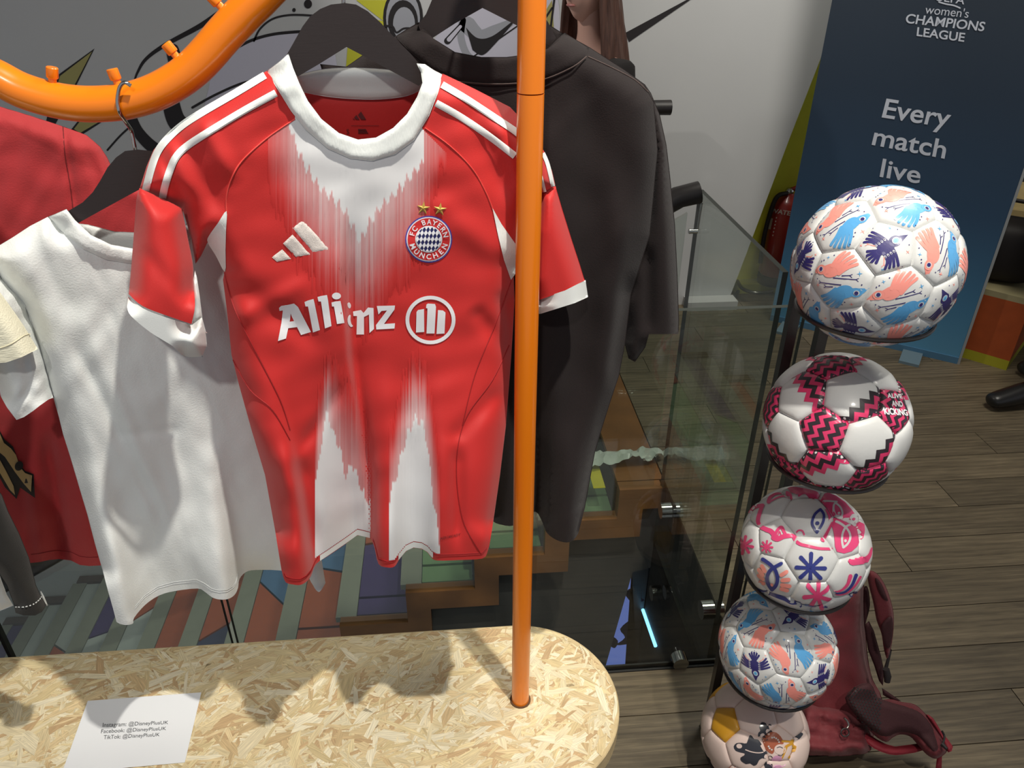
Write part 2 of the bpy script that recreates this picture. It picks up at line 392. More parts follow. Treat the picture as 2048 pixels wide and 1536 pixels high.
# ---- mural: flat print on the wall, drawn as vinyl shapes
mk = mat('mural_black', (38, 34, 36), .7); mg = mat('mural_grey', (168, 170, 178), .75); my = mat('mural_yellow', (206, 204, 56), .7); mgd = mat('mural_olive', (178, 170, 106), .7); mwh = mat('mural_lilac', (214, 212, 226), .75)
def wallfn(eps): return lambda v: Pv(v, np.full(len(v), YW-eps))
def mural(name, polys):
    mb = MB()
    for poly, m, lay in polys: decal(mb, poly, wallfn(.001+.0006*lay), m)
    return mb.build(name, wb, smooth=False)
def sp3(pts, n=8): return spline(pts, n)
mural('mural_spike', [([(113, 152), (189, 97), (148, 180), (110, 250), (90, 252)], mk, 1), ([(120, 152), (184, 103), (146, 176), (118, 232), (97, 232)], mgd, 2),
                      ([(140, 262), (208, 176), (205, 232), (215, 237), (160, 272)], mk, 1), ([(148, 258), (205, 184), (203, 234), (208, 238), (160, 266)], mgd, 2)])
mural('mural_curve', [(capsule(sp3([(268, 165), (275, 145), (292, 118), (330, 90), (400, 52), (450, 18)]), 3, 12), mk, 1),
                      (capsule(sp3([(345, 100), (352, 140), (340, 185), (352, 240), (380, 262)]), 26, 40), mk, 1),
                      (capsule(sp3([(262, 232), (275, 262), (300, 290), (330, 310)]), 20, 26), mk, 1),
                      (capsule(sp3([(385, 215), (430, 190), (480, 168), (520, 158)]), 5), mk, 1), (capsule(sp3([(215, 300), (240, 272), (262, 252)]), 4), mk, 1)])
mural('mural_curve', [(sp3([(455, 110), (520, 75), (590, 62), (660, 60), (660, 300), (420, 300), (420, 160)]), mwh, .5),
                      (capsule(sp3([(455, 107), (500, 82), (550, 68), (620, 62)]), 6), mk, 1), (capsule(sp3([(508, 82), (520, 58), (545, 38), (580, 30), (625, 31)]), 4), mk, 1),
                      (ell((616, 8), 8, 9), mk, 1), (ell((588, 20), 3.5, 4), mk, 1)])
mural('mural_ring', [([(712, 0), (790, 0), (766, 42), (700, 30), (690, 160), (740, 150), (790, 60)], my, 1), (ell((806, 36), 40, 62), mk, 2), (ell((806, 36), 34, 56), mg, 3),
                     (ell((806, 44), 30, 44), mk, 4), (ell((808, 48), 22, 34), mg, 5), (capsule(sp3([(770, 52), (785, 53), (793, 65), (808, 57), (828, 57)]), 4), mk, 6)])
mural('mural_swirl', [(sp3([(850, 200), (860, 100), (920, 20), (1030, 0), (1110, -20), (1110, 130), (1030, 200)]), mwh, 1),
                      (capsule(sp3([(925, 40), (922, 75), (935, 110), (960, 125)]), 14), mg, 2), (capsule(sp3([(935, 50), (960, 72), (990, 60), (1020, 46)]), 34, 14), mg, 2),
                      (sp3([(932, 55), (955, 76), (985, 72), (1030, 40), (990, 88), (965, 110), (945, 100)]), mk, 3), (capsule([(895, 82), (925, 48)], 14, 10), mk, 2),
                      (capsule([(898, 79), (921, 53)], 9, 6), mwh, 3), (capsule([(940, 118), (1035, 52)], 3), mk, 2),
                      ([(1086, 30), (1104, 0), (1108, 60), (1090, 55)], mgd, 2), (capsule([(1083, 48), (1104, 16)], 4), mk, 3), (capsule([(1109, -4), (1100, 66)], 4), mk, 3)])
mural('mural_stroke', [([(1250, 66), (1380, -4), (1386, -4), (1258, 84)], mk, 1)])
tag(MB().box(tuple(P(1368, 612, 3.40)*[1, 0, 0]+[0, 3.34, 0]), (wr[-1][0]+.02, YW-.001, .045), mat('paint_white', (200, 200, 198), .6)).build('baseboard_back', smooth=False), 'low white ledge at the foot of the white wall', kind='structure')
# ---- stairs, seen through the glass
st = empty('staircase', (.68, 2.0, 0)); tag(st, 'wooden stairs with colourful patterned treads going down behind the glass', kind='structure')
RUN, RISE = .245, .145; NST = 13
wood = mat('stringer_wood', (128, 84, 42), .5, bump=.1, bscale=30, var=.2, vscale=9, stretch=(1, 1, 1)); nosem = mat('nosing_grey', (140, 142, 128), .5, var=.05); drk = mat('joint_dark', (48, 36, 28), .7)
YF = 3.36
tc = {'p': mat('tread_purple', (74, 58, 108), .6, var=.05), 'o': mat('tread_orange', (168, 84, 52), .6, var=.05), 'b': mat('tread_blue', (84, 120, 160), .6, var=.05), 'g': mat('tread_green', (120, 150, 108), .6, var=.05), 'w': mat('tread_grey', (176, 182, 178), .6, var=.05), 'n': mat('tread_navy', (54, 58, 88), .6, var=.05), 'm': mat('tread_mauve', (110, 82, 100), .6, var=.05), 'y': mat('tread_yellow', (176, 168, 62), .6, var=.05)}
patt = ['gggo', 'gggp', 'ggbo', 'ppob', 'oobw', 'oobo', 'nnoo', 'noow', 'wpwo', 'wpwp', 'pwow', 'yopw', 'oowp']
sv = []; steps = []
for k in range(NST):
    xr = .54-RUN*(k-0)+.0; xl = xr-RUN; z = -.135-RISE*k; steps.append((xl, xr, z))
# zigzag side board, front and wall side
def zig(name, y0, y1, m):
    top = [(XG-.002, .0)]; bot = [(XG-.002, -.085)]
    for k, (xl, xr, z) in enumerate(steps):
        top += [(xr, (0 if k == 0 else steps[k-1][2]+.012)), (xr, z+.012)]
        bot += [(xr+.002, bot[-1][1]), (xr+.002, z-.07)]
    top.append((steps[-1][0], steps[-1][2]+.012)); bot.append((steps[-1][0], steps[-1][2]-.07))
    mb = MB()
    # quads between the two zigzags, treads and risers separately
    prev = (XG-.002, 0.0, -.085)
    for k in range(-1, NST):
        if k < 0: x1, x0, zt = XG-.002, steps[0][1], 0.0
        else: x0, x1, zt = steps[k][0], steps[k][1], steps[k][2]+.012
        mb.box((x0, y0, zt-.085), (x1, y1, zt), m)
        if k < NST-1: zn = steps[k+1][2]+.012; mb.box((x0, y0, zn-.085), (x0+.085, y1, zt-.0851), m)
    return mb.build(name, st, smooth=False)
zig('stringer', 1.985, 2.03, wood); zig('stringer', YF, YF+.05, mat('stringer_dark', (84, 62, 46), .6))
for k, (xl, xr, z) in enumerate(steps):
    box('riser', (xr-.004, 2.03, z-.02), (xr+.006, YF, z+RISE-.03), drk, st)
    box('nosing', (xl-.02, 2.035, z-.02), (xl+.055, YF, z+.004), nosem, st)
    ys = [2.04, 2.13, 2.44, 2.86, YF]
    for j, c in enumerate(patt[k]):
        s0 = 0 if j < 2 else random.uniform(-.16, .16)*(j < 3); s1 = 0 if j == 0 else (random.uniform(-.18, .18) if j < 3 else 0)
        if j >= 2: s0 = prevs
        prevs = s1
        x0, x1 = xl+.057, xr-.006; g = .006
        v = [(x0, ys[j]+g+s0*.6, z), (x1, ys[j]+g-s0*.6, z), (x1, ys[j+1]-g-s1*.6, z), (x0, ys[j+1]-g+s1*.6, z)]
        v = v+[(a, b, c2-.02) for a, b, c2 in v]
        MB().add(v, [(0, 1, 2, 3), (7, 6, 5, 4), (0, 4, 5, 1), (1, 5, 6, 2), (2, 6, 7, 3), (3, 7, 4, 0)], tc[c]).build('tread_panel', st, smooth=False)
box('nosing', (.54, 2.035, -.02), (XG+.012, YF, -.0), wood, st)
box('nosing_tape', tuple(P(1188, 962, 2.0)*[1, 0, 0]+[0, 2.0, .001]), tuple(P(1205, 962, 2.0)*[1, 0, 0]+[.012, 2.13, .003]), mat('tape_yellow', (206, 196, 40), .6), st)
def wallpoly(name, label, pts, y0, y1, m):
    n = len(pts); v = [(p[0], y0, p[1]) for p in pts]+[(p[0], y1, p[1]) for p in pts]
    o = MB().add(v, [tuple(range(n-1, -1, -1)), tuple(range(n, 2*n))]+[(i, (i+1) % n, n+(i+1) % n, n+i) for i in range(n)], m).build(name, smooth=False); return tag(o, label, kind='structure')
ua, ub = P(1265, 1145, 2.06), P(1196, 1385, 2.06); uc = P(1276, 1385, 2.08)
up_ = [(XG+.018, -.02)]
for k, (xl, xr, z) in enumerate(steps[:9]): up_ += [(xr+.04, (-.02 if k == 0 else steps[k-1][2])-.0), (xr+.04, z)]
up_ = [(x, z-.03) for x, z in up_ if x < XG+.05]
low = [(ub[0]-.35, -3.0), (ub[0], ub[2]), (ua[0], ua[2]), (XG+.018, ua[2]+.02)]
wallpoly('wall_understair', 'plain grey wall under the side board of the stairs', [(up_[-1][0], -3.0)]+up_[::-1]+low[::-1], 2.06, 2.10, um)
wallpoly('trim_understair', 'dark upright panel beside the gap under the stairs', [(ua[0], ua[2]+.25), (ua[0], ua[2]-.001), (uc[0], uc[2]), (uc[0], -3.0), (XG+.016, -3.0), (XG+.016, ua[2]+.25)], 2.07, 2.076, mat('panel_black', (34, 30, 28), .5))
bluem = mat('screen_blue', (120, 140, 220), .5, emit=.55); sb0, sb1 = P(1170, 1400, 2.5), P(1330, 1120, 2.5)
sc_ = empty('lit_poster', (.697, 2.45, -2.4)); tag(sc_, 'blue lit poster glowing in the gap under the stairs', 'poster')
MB().box((.690, 2.13, -2.4), (.704, 2.75, -.3), bluem).build('panel', sc_, smooth=False)
mb = MB(); dkb = mat('poster_ink', (52, 46, 84), .6)
for p in ([(1250, 1185), (1275, 1172), (1270, 1190), (1290, 1200), (1265, 1205)], [(1262, 1240), (1240, 1258), (1250, 1275), (1232, 1290), (1262, 1285), (1258, 1262)], [(1222, 1272), (1236, 1282), (1230, 1296), (1220, 1290)]): decal(mb, spline(p, 3, True), lambda v: np.array([XP(x, y, .6885) for x, y in v]), dkb)
mb.build('drawing', sc_, smooth=False)
ls0, ls1 = XP(1283, 1212, .699), XP(1311, 1292, .699)
lsn = MB().tube([ls0, ls1], .0065, mat('strip_light', (120, 200, 255), .4, emit=3.0), 10).build('strip_light'); tag(lsn, 'thin blue light strip on the dark panel under the stairs', 'light')
# ---- balustrade
gb = empty('glass_balustrade', (XG, YG, 0)); tag(gb, 'frameless glass balustrade around the stair opening', 'balustrade')
chrome = mat('chrome', (200, 200, 196), .12, metal=1.0); blk = mat('black_metal', (36, 32, 32), .45, bump=.03, bscale=300); edge = mat('glass_edge', (52, 56, 52), .5, spec=.2)
xs1 = P(460, 1245, YG)[0]; xs0 = P(14, 1292, YG)[0]
def pane(name, lo, hi, axis):
    """a clear sheet with greenish edges, both faces built"""
    o = MB().box(lo, hi, GLASS).build(name, gb, smooth=False)
    me = o.data; me.materials.append(edge)
    for p in me.polygons:
        if abs(p.normal[axis]) < .5: p.material_index = 1
    return o
for a, b_ in ((-2.2, xs0-.004), (xs0+.004, xs1-.006), (xs1+.006, .672)): pane('glass_pane', (a, YG-.006, .004), (b_, YG+.006, .993), 1)
pane('glass_pane', (XG-.006, YG+.14, -.24), (XG+.006, 2.0, 1.003), 0)
for px, py in ((1345, 1020), (1325, 1185), (1430, 1218)):
    p = XP(px, py, XG); t = MB(); t.tube([(XG-.04, p[1], p[2]), (XG-.007, p[1], p[2])], .026, chrome, 24); t.tube([(XG+.007, p[1], p[2]), (XG+.019, p[1], p[2])], .024, chrome, 24); t.build('standoff', gb)
p = G(1357, 1328, 0); MB().tube([(p[0], YG-.014, .018), (p[0], YG+.014, .018)], .020, chrome, 18).build('floor_clamp', gb)
MB().box((-2.2, YG-.011, -.004), (.672, YG+.011, .004), mat('gasket_dark', (34, 34, 32), .6)).build('floor_gasket', gb, smooth=False)
hp = P(1398, 388, 2.0); sl = RISE/RUN
gp = np.array([[XG-.03, 0], [XG-2.6, -2.57*sl]]); hx = XG-.03
v = []
for yy in (1.995, 2.005): v += [(hx, yy, -.05), (hx-2.5, yy, -.05-2.5*sl), (hx-2.5, yy, .94-2.5*sl), (hx, yy, .94)]
MB().add(v, [(0, 1, 2, 3), (7, 6, 5, 4), (0, 3, 7, 4), (0, 4, 5, 1), (1, 5, 6, 2), (3, 2, 6, 7)], GLASS).build('glass_pane', gb, smooth=False)
MB().tube([(XG-.003, 2.0, hp[2]+.005), (hx-.03, 2.0, hp[2]-.008), (hx-2.5, 2.0, hp[2]-2.47*sl)], .03, blk, 16).build('handrail', gb)
c1 = P(1384, 460, 2.0); MB().tube([(c1[0]-.012, 1.99, c1[2]), (c1[0]+.012, 1.99, c1[2])], .007, chrome, 10).tube([(c1[0]+.012, 1.99, c1[2]), (c1[0]+.014, 1.99, hp[2]-.02)], .0035, chrome, 8).build('glass_bracket', gb)
# wall handrail: only its end shows beyond the black shirt
e1 = P(1341, 215, 3.33)
wh = empty('wall_handrail', (e1[0], 3.33, e1[2])); tag(wh, 'black round wall handrail whose end sticks out past the black shirt', 'handrail')
MB().tube([e1, e1+np.array([-.12, 0, 0]), e1+np.array([-.3, 0, -.1]), e1+np.array([-2.6, 0, -.1-2.3*sl])], .031, blk, 18).build('rail', wh)
for d in (.35, 1.6): MB().tube([e1+np.array([-d, 0, -.1-(d-.3)*sl]), e1+np.array([-d, .09, -.12-(d-.3)*sl])], .01, blk, 8).build('bracket', wh)
# ================================================================== PLATFORM AND RAIL
ZT = .347; PX0, PY0, PR = .104, .943, .186
PXL = -1.75
osb = mat('osb_edge', (206, 184, 140), .75, bump=.3, bscale=120, var=.15, vscale=40)
pf = empty('display_platform', (PX0, PY0, 0)); tag(pf, 'low round-ended chipboard display platform carrying the orange rail', 'platform')
def cap_outline(R, z, n=40):
    v = [(PX0+R*math.sin(math.pi*k/n), PY0-R*math.cos(math.pi*k/n), z) for k in range(n+1)]
    v += [(PXL-R*math.sin(math.pi*k/n), PY0+R*math.cos(math.pi*k/n), z) for k in range(n+1)]
    return v
def slab(name, R, z0, z1, m, bev=.0):
    a = cap_outline(R, z0); b = cap_outline(R, z1-bev); n = len(a); v = a+b; f = [tuple(range(n-1, -1, -1))]+[(i, (i+1) % n, n+(i+1) % n, n+i) for i in range(n)]
    if bev: v += cap_outline(R-bev, z1); f += [(n+i, n+(i+1) % n, 2*n+(i+1) % n, 2*n+i) for i in range(n)]; f.append(tuple(range(2*n, 3*n)))
    else: f.append(tuple(range(n, 2*n)))
    return MB().add(v, f, m).build(name, pf)
slab('board', PR, ZT-.042, ZT-.0015, osb, .002)
slab('base', PR-.075, .0, ZT-.042, mat('base_grey', (96, 90, 80), .8))
# wood strands pressed into the board's face
fmat = vmat('strand_wood', .6, .30)
mb = MB(); uvs = []
pal = [(232, 216, 176), (238, 224, 188), (228, 208, 164), (220, 198, 150), (242, 230, 198), (212, 184, 138), (234, 214, 166), (226, 202, 156), (206, 174, 130), (236, 220, 182)]
def inslab(x, y, R):
    if x > PX0: return math.hypot(x-PX0, y-PY0) < R
    if x < PXL: return False
    return abs(y-PY0) < R
cnt = 0; tries = 0
while cnt < 9500 and tries < 80000:
    tries += 1
    big = random.random(); L = random.uniform(.02, .05) if big < .45 else random.uniform(.05, .125); w = L*random.uniform(.05, .17) if big > .3 else random.uniform(.0018, .006)
    if big > .93: w = L*random.uniform(.18, .28)
    cx = random.uniform(-1.1, PX0+PR); cy = random.uniform(PY0-PR, PY0+PR); a = random.gauss(.3, .8); ca, sa = math.cos(a), math.sin(a)
    k1, k2 = random.uniform(-.6, .6), random.uniform(-.6, .6); bend = random.uniform(-.08, .08)*L
    q = [(-L/2, -w/2*random.uniform(.2, 1)), (-L/6, -w*random.uniform(.4, .55)+bend), (L/6, -w*random.uniform(.4, .55)+bend), (L/2, -w/2*random.uniform(.1, 1)), (L/2-w*random.uniform(.2, 2.), w/2), (L/8, w*random.uniform(.4, .55)+bend), (-L/2+w*random.uniform(.2, 2.), w/2)]
    pts = [(cx+x*ca-y*sa, cy+x*sa+y*ca) for x, y in q]
    if not all(inslab(x, y, PR-.0022) for x, y in pts): continue
    z0 = ZT-.0014+.0014*min(1, cnt/9000)+random.uniform(-.00012, .00012); tx, ty = random.uniform(-.01, .01), random.uniform(-.03, .03)
    c = np.array(lin(random.choice(pal)))*random.uniform(.92, 1.05)
    o = random.uniform(0, 50)
    mb.add([(px, py, z0+x*tx+y*ty*.3) for (px, py), (x, y) in zip(pts, q)], [tuple(range(7))], fmat, [tuple(c)]*7); uvs += [(x+o, y+o*.37) for x, y in q]; cnt += 1
mb.uv = uvs; fk = mb.build('wood_strands', pf, smooth=False); fk['kind'] = 'stuff'
# card
cdm = mat('card_white', (238, 240, 242), .55); ink = mat('ink_grey', (92, 94, 98), .7)
cc = [G(176, 1403, ZT), G(403, 1386, ZT), G(370, 1526, ZT), G(124, 1548, ZT)]
zc = ZT+.0012
cm_ = MB().add([(p[0], p[1], zc) for p in cc]+[(p[0], p[1], zc+.0008) for p in cc], [(0, 1, 2, 3), (7, 6, 5, 4), (0, 4, 5, 1), (1, 5, 6, 2), (2, 6, 7, 3), (3, 7, 4, 0)], cdm).build('info_card', smooth=False)
tag(cm_, 'white printed card lying flat on the chipboard platform', 'card')
cfn = lambda v: np.array([G(x, y, zc+.0012) for x, y in v])
mb = MB()
for s, q in (('Instagram: @DisneyPlusUK', ((206, 1445), (337, 1441), (336, 1450), (205, 1457))), ('Facebook: @DisneyPlusUK', ((203, 1458), (333, 1453), (331.5, 1462), (201.5, 1469))), ('TikTok: @DisneyPlusUK', ((208, 1470), (320, 1465), (318.5, 1474.5), (206.5, 1481)))):
    textdecal(mb, s, q, cfn, ink, .004)
mb.build('printed_text', cm_, smooth=False)

orange = mat('orange_paint', (236, 126, 14), .28, coat=.5, bump=.03, bscale=60)
rk = empty('garment_rail', (PX0, PY0+.002, ZT)); tag(rk, 'orange tubular garment rail with a wavy bar and straight post on the platform', 'garment rail')
YR = .945
zj = P(1060, 185, YR)[2]
tube('post', [(PX0, YR, ZT+.001), (PX0, YR, zj-.001)], .0163, orange, rk, 28)
tube('upper_post', [(PX0, YR, zj+.0005), (PX0, YR, 1.78)], .0163, orange, rk, 28)
MB().tube([(PX0, YR, ZT-.0006), (PX0, YR, ZT+.0022)], .0195, mat('hole_dark', (92, 62, 34), .8), 28).build('socket_rim', rk)
cl = [(-220, -60), (-170, 15), (-110, 82), (-50, 132), (0, 158), (45, 181), (100, 198), (150, 206.5), (200, 208), (250, 203), (300, 189), (345, 167), (383, 140), (415, 108), (445, 73), (480, 35), (515, 0), (560, -45), (620, -88), (700, -112), (800, -118), (920, -118), (1066, -118)]
cl3 = [P(x, y, YR) for x, y in spline(cl, 8)]
tube('wavy_bar', cl3, .0196, orange, rk, 24)
cla = np.array(spline(cl, 8))
for px, py in ((105, 161), (238, 167), (350, 112), (435, 11)):
    q = P(px, py, YR); i = int(np.argmin([np.linalg.norm(c-q) for c in cl3])); t = cl3[i+1]-cl3[i-1]; t /= np.linalg.norm(t); nn = np.array([-t[2], 0, t[0]]); nn *= np.sign(nn[2]); b0 = cl3[i]
    MB().tube([b0+nn*.016, b0+nn*.024], .0042, orange, 12).tube([b0+nn*.0235, b0+nn*.0245, b0+nn*.0345, b0+nn*.0352], [.0055, .0062, .0062, .0055], orange, 16).build('peg', rk)

# ================================================================== HANGERS
hbk = mat('hanger_black', (44, 37, 36), .42, bump=.05, bscale=80, stretch=(1, 1, 6))
def hanger(name, label, outline, D, hook_px, stem_px, barend=None, loc=None):
    v, f, n = tess(outline, 14.0); A = Pv(v, D(v)-.006); B = Pv(v, D(v)+.006); N = len(v); rim = resample(outline, 14.0); m = len(rim)
    t = empty(name, tuple(P(stem_px[-1][0], stem_px[-1][1], float(D(np.array([stem_px[-1]]))[0])))); tag(t, label, 'hanger')
    MB().add(np.concatenate([A, B]), [tuple(q) for q in f]+[tuple(N+i for i in q[::-1]) for q in f]+[(i, (i+1) % m, N+(i+1) % m, N+i) for i in range(m)], hbk).build('body', t)
    pts = [P(x, y, yy) for x, y, yy in hook_px]+[P(x, y, float(D(np.array([(x, y)]))[0])) for x, y in stem_px]
    s3 = spline(pts, 6); MB().tube(s3, .0021, chrome, 10).build('hook', t)
    return t
DW = lambda xy: .945+.00013*(np.asarray(xy)[:, 0]-270)
ow = [(276, 299), (250, 302), (232, 315), (215, 335), (200, 362), (185, 385), (165, 405), (133, 424), (137, 440), (150, 450), (180, 433), (220, 411), (262, 388), (281, 378), (300, 388), (340, 410), (384, 432), (414, 448), (428, 438), (430, 420), (396, 404), (376, 384), (360, 360), (344, 333), (326, 314), (303, 302)]
hanger('coat_hanger', 'black wooden hanger with a chrome hook holding the white tee', ow, DW, [(262, 172, YR-.024), (250, 165, YR-.0245), (241, 172, YR-.024), (236, 188, YR-.0235), (235, 206, YR-.0235), (240, 226, YR-.022), (252, 245, YR-.012)], [(262, 260), (268, 285), (271, 300)])
DJc = lambda xy: .945+.000135*(np.asarray(xy)[:, 0]-690)
oj = [(690, 6), (662, 9), (640, 18), (620, 33), (605, 53), (590, 80), (572, 112), (580, 140), (596, 153), (640, 127), (693, 94), (727, 112), (775, 138), (838, 172), (852, 158), (846, 136), (820, 106), (790, 76), (760, 44), (735, 22), (712, 9)]
hanger('coat_hanger', 'wide black hanger inside the neck of the red and white football shirt', oj, DJc, [(712, -140, YR-.022), (700, -150, YR-.0245), (683, -140, YR-.024), (676, -112, YR-.0235), (680, -80, YR-.02)], [(686, -50), (687, -20), (687, 8)])
DBc = lambda xy: 1.075+.00002*(np.asarray(xy)[:, 0]-965)
ob = [(965, -84), (930, -78), (895, -50), (868, -10), (852, 28), (836, 50), (846, 74), (862, 78), (910, 47), (965, 16), (1032, 50), (1075, 78), (1100, 92), (1112, 76), (1096, 44), (1066, 5), (1036, -45), (1000, -78)]
hanger('coat_hanger', 'black hanger holding the black tee behind the orange post', ob, DBc, [(990, -160, YR-.022), (976, -168, YR-.0245), (958, -158, YR-.024), (952, -140, YR-.0235), (956, -118, YR+.03)], [(962, -105), (964, -95), (965, -82)])

# ================================================================== GARMENTS
red = mat('jersey_red', (196, 34, 31), .62, bump=.10, bscale=900, sheen=.15); redp = mat('jersey_print_pink', (214, 92, 84), .62)
wht = mat('jersey_white', (226, 229, 226), .6, bump=.10, bscale=900); ribw = mat('rib_white', (228, 232, 228), .65, bump=.3, bscale=700, stretch=(1, 1, .15))
offw = mat('print_white', (232, 232, 234), .5); stch = mat('stitch_grey', (150, 130, 126), .8)
grp = None
# --- red and white football shirt
Lc = [(449, 545), (446, 560), (450, 590), (457, 650), (463, 710), (478, 770), (503, 860), (530, 950), (550, 1060), (563, 1140)]
Rc = [(1027, 540), (1029, 600), (1027, 640), (1022, 720), (1012, 850), (1000, 950), (987, 1040), (979, 1090)]
hem = [(566, 1152), (572, 1165), (586, 1169), (600, 1170), (612, 1164), (622, 1152), (632, 1128), (655, 1113), (690, 1089), (715, 1071), (740, 1077), (749, 1096), (757, 1128), (775, 1135), (789, 1133), (798, 1120), (812, 1103), (827, 1096), (843, 1098), (855, 1105), (863, 1115), (874, 1121), (920, 1120), (965, 1117), (975, 1104)]
top = [(885, 147), (870, 190), (850, 235), (820, 280), (785, 304), (742, 314), (700, 308), (660, 290), (620, 255), (588, 215), (560, 175), (533, 142)]
Lsh = [(467, 180), (400, 220), (360, 247), (327, 277), (307, 300), (293, 333), (279, 378), (318, 396), (364, 416), (383, 478), (391, 528), (402, 512), (415, 485), (432, 512)]
Rsh = [(950, 178), (1020, 214), (1062, 258), (1090, 306), (1104, 342), (1111, 372), (1083, 386), (1064, 460), (1050, 522)]
jout = Lsh+Lc+spline(hem, 3)+Rc[::-1]+Rsh[::-1]+top
ZH = float(P(770, 1110, .925)[2])
hx_ = np.array([p[0] for p in hem], float); hy_ = np.array([p[1] for p in hem], float)
hD = np.array([G(x, y, ZH)[1] for x, y in hem]); hU = (hx_-hx_[0])/(hx_[-1]-hx_[0])
def soften(x, d, w):
    xs = np.linspace(x[0], x[-1], 200); ds = np.interp(xs, x, d); K = np.exp(-((xs[:, None]-xs[None])/w)**2); K /= K.sum(1, keepdims=True); return xs, K@ds
hU, hD = soften(hU, hD, .018)
ly = np.array([p[1] for p in Lc]); lx = np.array([p[0] for p in Lc]); ry = np.array([p[1] for p in Rc]); rx_ = np.array([p[0] for p in Rc])
def ju(xy): 
    a = np.interp(xy[:, 1], ly, lx); b = np.interp(xy[:, 1], ry, rx_); return np.clip((xy[:, 0]-a)/(b-a), 0, 1)
def DJ(xy):
    xy = np.asarray(xy, float); x, y = xy[:, 0], xy[:, 1]; base = .948+.000135*(x-690); u = ju(xy)
    w = sstep(640, 1110, y); d = base*(1-w)+np.interp(u, hU, hD)*w
    # long vertical fold left of centre, then softer ones
    m = sstep(400, 600, y)*(1-sstep(960, 1120, y))
    c = .415+.02*sstep(500, 1000, y)
    d += m*(-.006*np.exp(-((u-c+.05)/.06)**2)+0.028*sstep(c-.02, c+.026, u)*np.exp(-np.maximum(u-c, 0)/.085))
    d += .010*sstep(650, 1000, y)*(np.sin(u*14+1.2)*.5)*(1-sstep(1000, 1130, y))
    d += fold(xy, (455, 560), (640, 690), .006, 26)+fold(xy, (470, 640), (620, 560), -.005, 22)+fold(xy, (690, 770), (600, 900), .005, 14)
    d += fold(xy, (470, 800), (612, 1010), -.008, 24)+fold(xy, (600, 930), (626, 1110), .012, 22)+fold(xy, (540, 880), (585, 1100), .006, 22)
    d += fold(xy, (905, 880), (1000, 780), .006, 18)+fold(xy, (915, 900), (915, 1090), .010, 16)+fold(xy, (950, 620), (1015, 700), .006, 18)+fold(xy, (870, 400), (1000, 520), -.004, 26)
    d += fold(xy, (345, 255), (440, 420), .008, 22)+fold(xy, (395, 235), (470, 360), -.007, 20)+fold(xy, (320, 300), (370, 410), .006, 14)+fold(xy, (930, 210), (1015, 400), .007, 28)+fold(xy, (1000, 250), (1040, 400), -.006, 20)
    d += fold(xy, (1010, 590), (1026, 720), .012, 16)
    return d+wrink(xy, .0011, 120, 3)
def jopen(p): return p[1] > 1060 or (p[1] < 316 and 540 < p[0] < 884 and p[1] > 140 and abs(p[0]-710) < 176)
J = empty('football_shirt', tuple(P(688, 8, .945))); tag(J, 'red and white football shirt with a round club badge on a black hanger', 'shirt')
JB = Cloth(jout, DJ, T=.032, R=60, openseg=jopen, sp=5.5); JB.build('body', red, J)
# collar
colo = [(533, 142), (545, 133), (560, 122), (577, 107), (586, 135), (598, 165), (616, 202), (643, 238), (678, 266), (716, 279), (752, 275), (786, 256), (814, 228), (834, 194), (845, 166), (842, 145), (833, 127), (850, 128), (868, 140), (886, 149), (876, 186), (858, 232), (828, 281), (790, 309), (745, 322), (700, 317), (655, 297), (612, 260), (582, 222), (556, 180)]
def DC(xy):
    xy = np.asarray(xy, float); return DJ(xy)-.032*JB.prof(xy)-.0025+.012*sstep(190, 110, xy[:, 1])
CO = Cloth(colo, DC, T=.0045, R=9, sp=6); CO.build('collar', ribw, J)
DBk = lambda xy: .948+.000135*(np.asarray(xy)[:, 0]-690)+.045+.0*np.asarray(xy)[:, 1]
bk = Cloth([(560, 170), (600, 178), (700, 188), (840, 176), (866, 190), (850, 260), (790, 310), (700, 316), (620, 270)], DBk, T=.004, R=20, sp=16); bk.build('back_inside', red, J)
bc = Cloth(spline([(592, 150), (640, 139), (690, 135), (770, 138), (842, 150)], 4)+spline([(848, 176), (815, 192), (760, 199), (700, 198), (650, 193), (602, 184)], 4), lambda xy: DBk(xy)-.008-.012*sstep(190, 140, np.asarray(xy)[:, 1]), T=.007, R=14, sp=8); bc.build('back_collar', wht, J)
ti = mat('transfer_dark', (96, 32, 34), .7); mb = MB(); fb = bk.fn(.002)
for q in ([(722, 223), (732, 239), (722, 239), (716, 230)], [(713, 230), (719, 239), (712, 239), (708, 235)], [(706, 236), (710, 239), (706, 239)]): decal(mb, q, fb, ti)
textdecal(mb, 'S', ((693, 258), (698, 258), (698, 268), (693, 268)), fb, ti)
for yy in (251,): decal(mb, [(702, yy), (758, yy), (758, yy+.8), (702, yy+.8)], fb, ti)
for k in range(3): decal(mb, [(716, 258+3.4*k), (732+2*k, 258+3.4*k), (732+2*k, 260+3.4*k), (716, 260+3.4*k)], fb, ti)
mb.build('neck_print', J, smooth=False)
# printed white flare, red fading comb; colours run along each thread column
fj = JB.fn(.0015)
vm = vmat('flare_print', .62)
vm.node_tree.nodes['Principled BSDF'].inputs['Sheen Weight'].default_value = .15
RED = np.array(lin((196, 34, 31))); WH = np.array(lin((222, 222, 222)))
mb = MB(); rs = np.random.RandomState(2)
hx1 = [540, 556, 575, 590, 602, 612, 628, 648, 668, 690, 704, 712, 720, 728, 738, 750, 764, 782, 800, 818, 834, 848, 849, 866, 884, 890]
